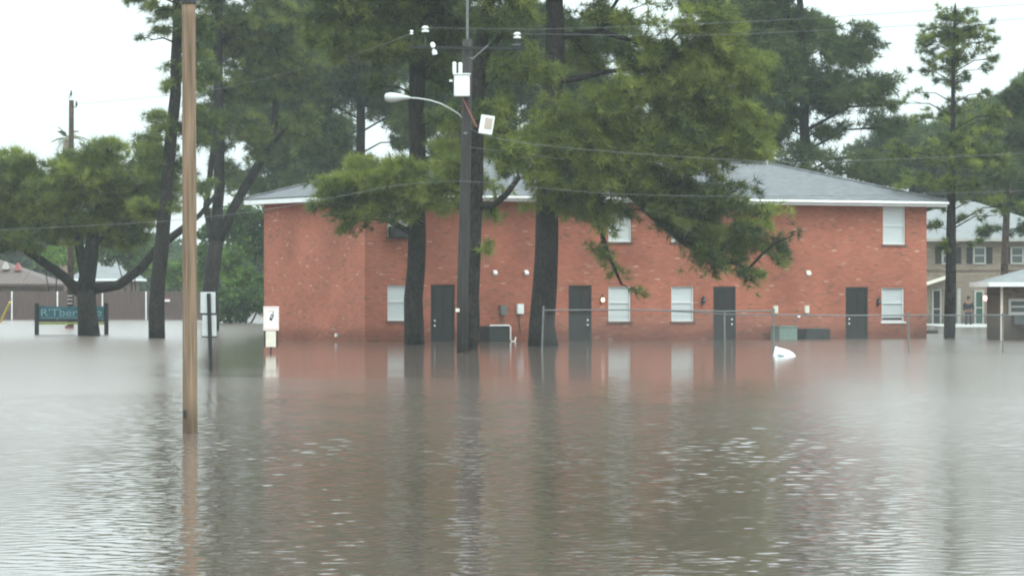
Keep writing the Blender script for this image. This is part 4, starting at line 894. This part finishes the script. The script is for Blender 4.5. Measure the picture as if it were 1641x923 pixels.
p = P(746, 214, ZU); MB().box(p[0]-.05, p[0]+.05, ZU-rad(9)-.03, ZU-rad(9)+.02, p[2]-.03, p[2]+.03).build('metal_tag', M['galv'], up, off=OU)
p = P(733, 497, ZU-.2); MB().box(p[0]-.05, p[0]+.06, ZU-rad(11)-.03, ZU-rad(7), p[2]-.05, p[2]+.05).build('metal_tag', M['cream'], up, off=OU)

# left utility pole
ZV = gz(523); bv = P(113, 523, ZV); lp_ = thing('utility_pole', 'plain far utility pole behind the spreading pine and teal sign', 'utility pole', (bv[0], ZV, 0)); OV_ = (bv[0], ZV, 0)
tp = P(114.5, 161, ZV)
MB().tube([(bv[0], ZV, -0.75), P(113.5, 350, ZV), tp], [.165, .145, .12], 12).build('shaft', M['bark_red'], lp_, off=OV_, smooth=True)
for px, y0, y1 in ((114, 155, 147), (122.5, 172, 166)):
    p = P(px, y0, ZV); MB().tube([p, P(px, y0-2, ZV)], .02, 6).lathe([(.05, 0), (.06, .08), (.03, .16), (.045, .2), (.01, .25)], 10, Matrix.Translation(P(px, y0-2, ZV))).build('insulator', M['dark_metal'], lp_, off=OV_)
MB().tube([P(110, 160, ZV), P(112, 152, ZV), P(114, 158, ZV)], .02, 5).build('brace', M['galv'], lp_, off=OV_)
MB().tube([P(116, 172, ZV), P(122.5, 172, ZV)], .025, 5).build('pin', M['dark_metal'], lp_, off=OV_)
mb = MB()
for px, py in ((112, 474), (112, 480), (112, 486)): p = P(px, py, ZV-.2); mb.box(p[0]-.12, p[0]+.12, ZV-.22, ZV-.175, p[2]-.03, p[2]+.03)
mb.build('reflector', M['dull_trim'], lp_, off=OV_)
# guy wire with yellow guard
gy = thing('guy_wire', 'guy wire with a yellow plastic guard slanting in front of the brown fence', 'cable', (P(-2, 512, 205)[0], 205, 0)); og = tuple(gy.location)
p0, p1, p2 = Vector(P(-6, 519, 205)), Vector(P(16, 484, 203)), Vector(P(113, 335, ZV))
MB().tube([p0 - Vector((0,0,.4)), p1], .055, 8).build('guard', M['yellow'], gy, off=og); MB().tube([p1, p2], .008, 5).build('cable', M['black_wire'], gy, off=og)

# overhead wires
def wire(label, pts, r=0.007, m_='wire'):
    p3 = [Vector(P(x, y, Z)) for x, y, Z in pts]; out = []
    for i in range(len(p3)-1):
        a_ = p3[max(i-1,0)]; b_ = p3[i]; c_ = p3[i+1]; d_ = p3[min(i+2, len(p3)-1)]
        for k in range(8):
            f = k/8; out.append(0.5*((2*b_) + (c_-a_)*f + (2*a_-5*b_+4*c_-d_)*f*f + (3*b_-a_-3*c_+d_)*f**3))
    out.append(p3[-1]); o = out[0]; base_ = (o.x, o.y, o.z)
    t_ = MB().tube(out, r, 5).build('overhead_wire', M[m_], None, off=base_); t_.location = base_
    tag(t_, label, 'cable', 'overhead wires')
wire('uppermost overhead wire running right from the left crossarm insulator', [(682,45,ZU-.3),(870,47,ZU-1),(1110,39,ZU-2),(1330,28,ZU-3),(1720,2,ZU-5)])
wire('second overhead wire running right from the right crossarm insulator', [(829,55,ZU-.3),(900,55.5,ZU-1),(1120,57,ZU-2),(1340,48,ZU-3),(1720,26,ZU-5)])
wire('overhead wire dipping left from the crossarm to the far utility pole', [(660,54,ZU),(580,84,ZU+12),(512,103,ZU+22),(330,146,ZU+48),(122.5,167,ZV)])
wire('service cable running right from below the tilted white box', [(752,205,ZU-.2),(780,218,ZU-.5),(860,232,ZU-1),(1000,245,ZU-1.5),(1200,258,ZU-2),(1300,260,ZU-2.5),(1450,255,ZU-3),(1720,243,ZU-5)], .008)
wire('lowest overhead cable crossing in front of the eaves', [(-120,374,ZU-3),(0,369,ZU-2.5),(210,358,ZU-2),(290,352,ZU-1.6),(420,337,ZU-1),(560,312,ZU-.6),(640,297,ZU-.4),(746,291,ZU-.25),(870,302,ZU-.7),(1010,312,ZU-1.2),(1225,315,ZU-2),(1450,312,ZU-3),(1720,303,ZU-5)], .007)
ud = world(facade(1240, 300)[0], -OV, 0)
wire('short service drop sloping to the brick building eaves', [(752,236,ZU-.2),(870,251,ZU+8),(980,268,ZU+14),(1090,287,ZU+24),(1240,316,ud[1]-.1)], .008)

# ------------------------------------------------------------------ signs
def at(px, base, cat, name, label): 
    Z = gz(base); b_ = P(px, base, Z); return thing(name, label, cat, (b_[0], Z, 0)), Z, (b_[0], Z, 0)
o, Z, of = at(338, 595, 'sign', 'road_sign', 'two bare metal sign plates seen from behind on one dark post')
MB().tube([(of[0]+.02, Z, -0.7), P(337, 560, Z), P(334.5, 470, Z)], 3.2*Z/F, 8).build('post', M['blackpost'], o, off=of)
for (x0, x1, y0, y1) in ((321, 345, 468, 503), (324, 346.5, 505, 540)):
    a = P(x0, y0, Z); c = P(x1, y1, Z)
    pl = MB().box(a[0], c[0], Z-.06-.012, Z-.06, c[2], a[2]).build('plate', M['signback'], o, off=of) if False else MB().box(a[0], c[0], Z+.05, Z+.062, c[2], a[2]).build('plate', M['signback'], o, off=of, bevel=.004)
    MB().box(a[0]-.02, c[0]+.02, Z+.046, Z+.0495, c[2]-.012, c[2]+.02).build('bracket', M['dark_metal'], pl, off=of)
o, Z, of = at(434, 566, 'sign', 'road_sign', 'white sign with small black symbol and a plain plate below it')
a = P(422, 491, Z); c = P(447, 529.5, Z)
MB().tube([(of[0], Z+.04, -0.7), (of[0], Z+.04, a[2]-.05)], .025, 8).build('post', M['oldwood'], o, off=of)
f1 = MB().box(a[0], c[0], Z-.008, Z+.008, c[2], a[2]).build('plate', M['signwhite'], o, off=of, bevel=.003)
wd_, hg = c[0]-a[0], a[2]-c[2]; yb = Z-.0115
mb = MB()
for (q0, q1, r0, r1) in ((.04,.96,.93,.955), (.04,.96,.045,.07), (.04,.065,.07,.93), (.935,.96,.07,.93), (.3,.7,.80,.83)):
    mb.box(a[0]+q0*wd_, a[0]+q1*wd_, yb, yb+.002, c[2]+r0*hg, c[2]+r1*hg)
mb.build('border_print', M['signred'], f1, off=of)
mb = MB(); cx_, cz_ = a[0]+.53*wd_, c[2]+.54*hg; axv = Vector((.38, 0, 1)).normalized(); pv_ = Vector((1, 0, -.38)).normalized()
mb.obox((cx_, yb, cz_), pv_*.042, (0,.001,0), axv*.085).obox((cx_+.045, yb, cz_+.125), pv_*.013, (0,.001,0), axv*.035)
mb.build('symbol', M['black'], f1, off=of)
mb = MB().obox((cx_+.004, yb-.002, cz_+.015), pv_*.014, (0,.001,0), axv*.03).build('symbol_inset', M['signwhite'], f1, off=of)
a2 = P(426, 530.5, Z); c2 = P(442, 556, Z)
MB().box(a2[0], c2[0], Z-.006, Z+.006, c2[2], a2[2]).build('plate', M['cream'], o, off=of, bevel=.003)
for q0, q1 in ((423, 425), (443, 445)):
    MB().box(P(q0,0,Z)[0], P(q1,0,Z)[0], Z+.015, Z+.05, P(0,556,Z)[2], P(0,530,Z)[2]).build('side_rail', M['oldwood'], o, off=of)
# teal board sign
Z = 151.0; xm = P(114, 500, Z)[0]; o = thing('board_sign', 'long teal board sign with pale letters between two black posts', 'sign', (xm, Z, 0)); of = (xm, Z, 0)
for px, ty_ in ((59, 486), (170.5, 486)):
    a = P(px-3.2, ty_, Z); c = P(px+3.2, 537, Z)
    MB().box(a[0], c[0], Z-.08, Z+.08, -.7, a[2]).build('post', M['blackpost'], o, off=of, bevel=.012)
a = P(62.5, 491, Z); c = P(167, 511.5, Z)
bd = MB().box(a[0], c[0], Z-.03, Z+.03, c[2], a[2]).build('board', M['teal'], o, off=of, bevel=.01)
a3 = P(62.5, 512, Z); c3 = P(167, 515.5, Z); MB().box(a3[0], c3[0], Z-.04, Z+.04, c3[2], a3[2]).build('lower_rail', M['blackpost'], o, off=of)
a3 = P(62.5, 516, Z); c3 = P(167, 520, Z); MB().box(a3[0], c3[0], Z-.02, Z+.02, c3[2], a3[2]).build('bottom_strip', M['yellowgreen'], o, off=of)
def text(body, px, py, hpx, wpx):
    cu = bpy.data.curves.new('lettering', 'FONT'); cu.body = body; cu.size = 1; cu.extrude = 0.006
    q = bpy.data.objects.new('lettering', cu); COL.objects.link(q); bpy.context.view_layer.update()
    me = bpy.data.meshes.new_from_object(q); bpy.data.objects.remove(q)
    co = np.array([v.co for v in me.vertices]); mn, mxx = co.min(0), co.max(0)
    sx_, sz_ = wpx*Z/F/(mxx[0]-mn[0]), hpx*Z/F/(mxx[1]-mn[1]); p = P(px, py, Z)
    for v in me.vertices:
        x_, y_, z_ = v.co; v.co = (p[0]-of[0] + (x_-mn[0])*sx_, -.0385 - z_*0.8, p[2] + (y_-mn[1])*sz_)
    me.materials.clear(); me.materials.append(M['letter']); r = bpy.data.objects.new('lettering', me); COL.objects.link(r); r.parent = bd
text("R'Tber", 66, 506.5, 12, 58); text('le', 148, 506.5, 12, 15)
mb = MB(); p = P(66, 509.3, Z); c = P(124, 508.6, Z); MB().box(p[0], c[0], Z-.036, Z-.031, p[2], c[2]).build('underline', M['letter'], bd, off=of)

# ------------------------------------------------------------------ chain link fence in front of the flats
cf0, cf1 = Vector(P(868, 560, 110.5)), Vector(P(1720, 560, 108.0)); cf0.z = cf1.z = 0
fe2 = thing('chain_link_fence', 'thin galvanised chain link fence in front of the brick flats', 'fence', tuple(cf0)); of = tuple(cf0)
def fp(px): 
    f = (px - 868) / (1720 - 868); Z = 110.5 + f * (108 - 110.5); return Z
def fpt(px, py): return Vector(P(px, py, fp(px)))
for px, ty_, lean in ((871, 493, -4), (1161, 503, 1), (1240, 497, -1), (1455, 503, 3), (1607, 504, 0), (1700, 504, 0)):
    b_ = fpt(px + lean, 565); b_.z = -0.7; t_ = fpt(px, ty_)
    pb = MB().tube([b_, t_], .027, 8).build('post', M['galv'], fe2, off=of)
    MB().lathe([(.034, -.01), (.034, .03), (.012, .05)], 8, Matrix.Translation(t_)).build('post_cap', M['galv'], pb, off=of)
MB().tube([fpt(871,497), fpt(1020,496.5), fpt(1161,499), fpt(1240,498)], .02, 6).build('top_rail', M['galv'], fe2, off=of)
MB().tube([fpt(1060,498), fpt(1161,503.5), fpt(1240,504.5), fpt(1350,505.5), fpt(1490,505), fpt(1607,505), fpt(1700,505)], .017, 6).build('top_rail', M['galv'], fe2, off=of)
# the woven mesh: diagonal wires both ways
V1 = []; px = 871
pitch = 6.0
zt0 = fpt(871, 497).z
L_ = (cf1 - cf0).length; dirv = (cf1 - cf0).normalized(); hgt = 1.05; n = int(L_ / 0.075); ww = 0.0022
vv_ = []
for k in range(-int(hgt/0.075), n):
    for sg in (1, -1):
        s0, z0_ = k*0.075, 0.0; s1, z1_ = s0 + hgt, hgt
        a_, b_ = max(s0, 0), min(s1, L_)
        if b_ <= a_: continue
        za, zb_ = a_ - s0, b_ - s0
        if sg < 0: za, zb_ = hgt - za, hgt - zb_
        q0 = np.array(dirv * a_) + [0, sg*.002, za]; q1 = np.array(dirv * b_) + [0, sg*.002, zb_]
        nn = np.array([-(zb_-za), 0, b_-a_]); nn /= np.linalg.norm(nn) + 1e-9
        vv_ += [q0 - nn*ww, q0 + nn*ww, q1 + nn*ww, q1 - nn*ww]
vv_ = np.array(vv_)
np_mesh('woven_mesh', vv_, quads=np.arange(len(vv_)).reshape(-1, 4), m=M['galv'], parent=fe2)

# ------------------------------------------------------------------ floating things
Z = gz(571); x, _, _ = P(1253, 571, Z)
tub = thing('plastic_tub', 'white rounded plastic tub floating tipped on its side by a fence post', 'tub', (x, Z, 0))
Mx = Matrix.Translation((-.22, 0, .03)) @ Matrix.Rotation(R(101), 4, 'Y') @ Matrix.Diagonal((0.92, 1, 1.12, 1))
MB().lathe([(.235,0),(.262,0),(.27,.02),(.262,.05),(.25,.06),(.245,.2),(.225,.34),(.18,.45),(.10,.52),(.02,.54)], 26, Mx).build('shell', M['plastic'], tub, smooth=True)
MB().tube([(-.12,-.25,.06),(-.05,-.262,.035),(.04,-.25,.03)], .014, 6).build('handle', M['shade_grey'], tub)
Z = gz(534); x, _, _ = P(1488, 534, Z)
ty = thing('tyre', 'dark rubber tyre lying flat and floating beside the brick corner', 'tyre', (x, Z, 0.05))
ring = [(.30*math.cos(i*math.pi/14), .30*math.sin(i*math.pi/14), 0.0) for i in range(29)]
MB().tube(ring, .10, 12, caps=False).build('casing', M['rubber'], ty, smooth=True)
MB().tube([(.21*math.cos(i*math.pi/14), .21*math.sin(i*math.pi/14), 0.05) for i in range(29)], .022, 6, caps=False).build('rim', M['dark_metal'], ty)
Z = gz(524.5); x, _, _ = P(111, 524, Z-6)
cr_ = thing('floating_crate', 'small dull red crate floating below the teal board sign', 'crate', (x, Z-6, 0))
cb_ = MB().box(-.19, .19, -.15, .15, -.10, .10).build('body', M['redbox'], cr_, bevel=.03)
MB().box(-.21, .21, -.17, .17, .103, .13).build('rim', M['dark_metal'], cr_, bevel=.01)
for nm, px, y0, lab in (('stump', 1516, 528, 'short dark stake poking out of the water by the airy pine'),):
    Z = gz(543); x, _, zt = P(px, y0, Z); o = MB().tube([(0, 0, -.7), (.01, 0, zt*.5), (-.02, 0, zt)], [.05, .045, .03], 8, jitter=.1).build('stake', M['bark'], None); o.location = (x, Z, 0); tag(o, lab, 'stake')

# ------------------------------------------------------------------ person in front of the tan building
ZQ = 191.0; x, _, _ = P(1552, 524, ZQ); fz = -0.27
per = thing('person', 'person in dark clothes standing in shallow water by the green glass door', 'person', (x, ZQ, fz))
def skin(name, V_, E_, Rd, m_, parent, sub=2):
    me = bpy.data.meshes.new(name); me.from_pydata(V_, E_, []); o = bpy.data.objects.new(name, me); COL.objects.link(o)
    sk = o.modifiers.new('Skin', 'SKIN'); ss = o.modifiers.new('Sub', 'SUBSURF'); ss.levels = ss.render_levels = sub
    for i, r in enumerate(Rd):
        q = me.skin_vertices[0].data[i]; q.radius = (r, r) if not isinstance(r, tuple) else r; q.use_root = (i == 0)
    dg = bpy.context.evaluated_depsgraph_get(); dg.update(); mm = bpy.data.meshes.new_from_object(o.evaluated_get(dg)); bpy.data.objects.remove(o)
    mm.name = name; mm.materials.clear(); mm.materials.append(m_)
    for p in mm.polygons: p.use_smooth = True
    o = bpy.data.objects.new(name, mm); COL.objects.link(o); o.parent = parent; return o
pv3 = [(0,0,.92),(0,0,1.12),(0,0,1.34),(0,-.01,1.46),(0,-.03,1.52),(0,-.03,1.60),(0,-.03,1.68)]; pr = [(.15,.11),(.13,.10),(.16,.11),(.08,.07),(.052,.052),(.078,.09),(.055,.065)]
pe = [(0,1),(1,2),(2,3),(3,4),(4,5),(5,6)]
def chain(start, pts_, rs_):
    k = start
    for p, r in zip(pts_, rs_): pv3.append(p); pr.append(r); pe.append((k, len(pv3)-1)); k = len(pv3)-1
    return k
for sg in (-1, 1):
    chain(0, [(sg*.10,0,.84),(sg*.11,-.02,.48),(sg*.12,.01,.09),(sg*.13,-.12,.04)], [.085,.058,.042,.035])
    wv = chain(2, [(sg*.19,0,1.36),(sg*.24,-.01,1.10),(sg*.13,-.20,1.02),(sg*.08,-.25,1.03)], [.056,.044,.034,.026])
    for f in range(5):
        a_ = (-.030 + .018*f) if f < 4 else .045
        ln_ = (.075,.085,.08,.06,.05)[f]
        chain(wv, [(sg*.06 - sg*.012, -.27, 1.03 + a_), (sg*(.05 - ln_*.4), -.29, 1.025 + a_*1.1), (sg*(.05 - ln_), -.275, 1.01 + a_*1.1)], [.0105,.0095,.008])
body = skin('body', pv3, pe, pr, M['skin'], per)
mb = MB()
mb.lathe([(.012,-.022),(.016,-.01),(.009,.02)], 8, Matrix.Translation((0,-.128,1.595)) @ Matrix.Rotation(R(-15),4,'X'))
mb.build('nose', M['skin'], per, smooth=True)
mb = MB()
for sg in (-1, 1): mb.lathe([(.004,-.012),(.012,-.004),(.012,.004),(.004,.012)], 8, Matrix.Translation((sg*.03,-.112,1.625)))
mb.build('eyes', M['hair'], per)
MB().box(-.025,.025,-.118,-.11,1.552,1.560).build('mouth', M['redbox'], per)
MB().lathe([(.085,-.03),(.092,.02),(.088,.07),(.06,.115),(.015,.13)], 16, Matrix.Translation((0,-.012,1.63))).build('hair', M['hair'], per, smooth=True)
cv = [(0,0,.90),(0,0,1.12),(0,0,1.34),(0,-.01,1.45)]; ce = [(0,1),(1,2),(2,3)]; crr = [(.175,.135),(.155,.12),(.185,.13),(.09,.08)]
for sg in (-1, 1):
    k = len(cv); cv += [(sg*.20,0,1.37),(sg*.25,-.01,1.10),(sg*.15,-.19,1.02)]; ce += [(2,k),(k,k+1),(k+1,k+2)]; crr += [.07,.058,.046]
skin('jacket', cv, ce, crr, M['cloth'], per)
lv = [(0,0,.92)]; le = []; lr = [(.16,.12)]
for sg in (-1, 1):
    k = len(lv); lv += [(sg*.10,0,.84),(sg*.11,-.02,.48),(sg*.12,.01,.10)]; le += [(0,k),(k,k+1),(k+1,k+2)]; lr += [.10,.075,.06]
skin('trousers', lv, le, lr, M['denim'], per)
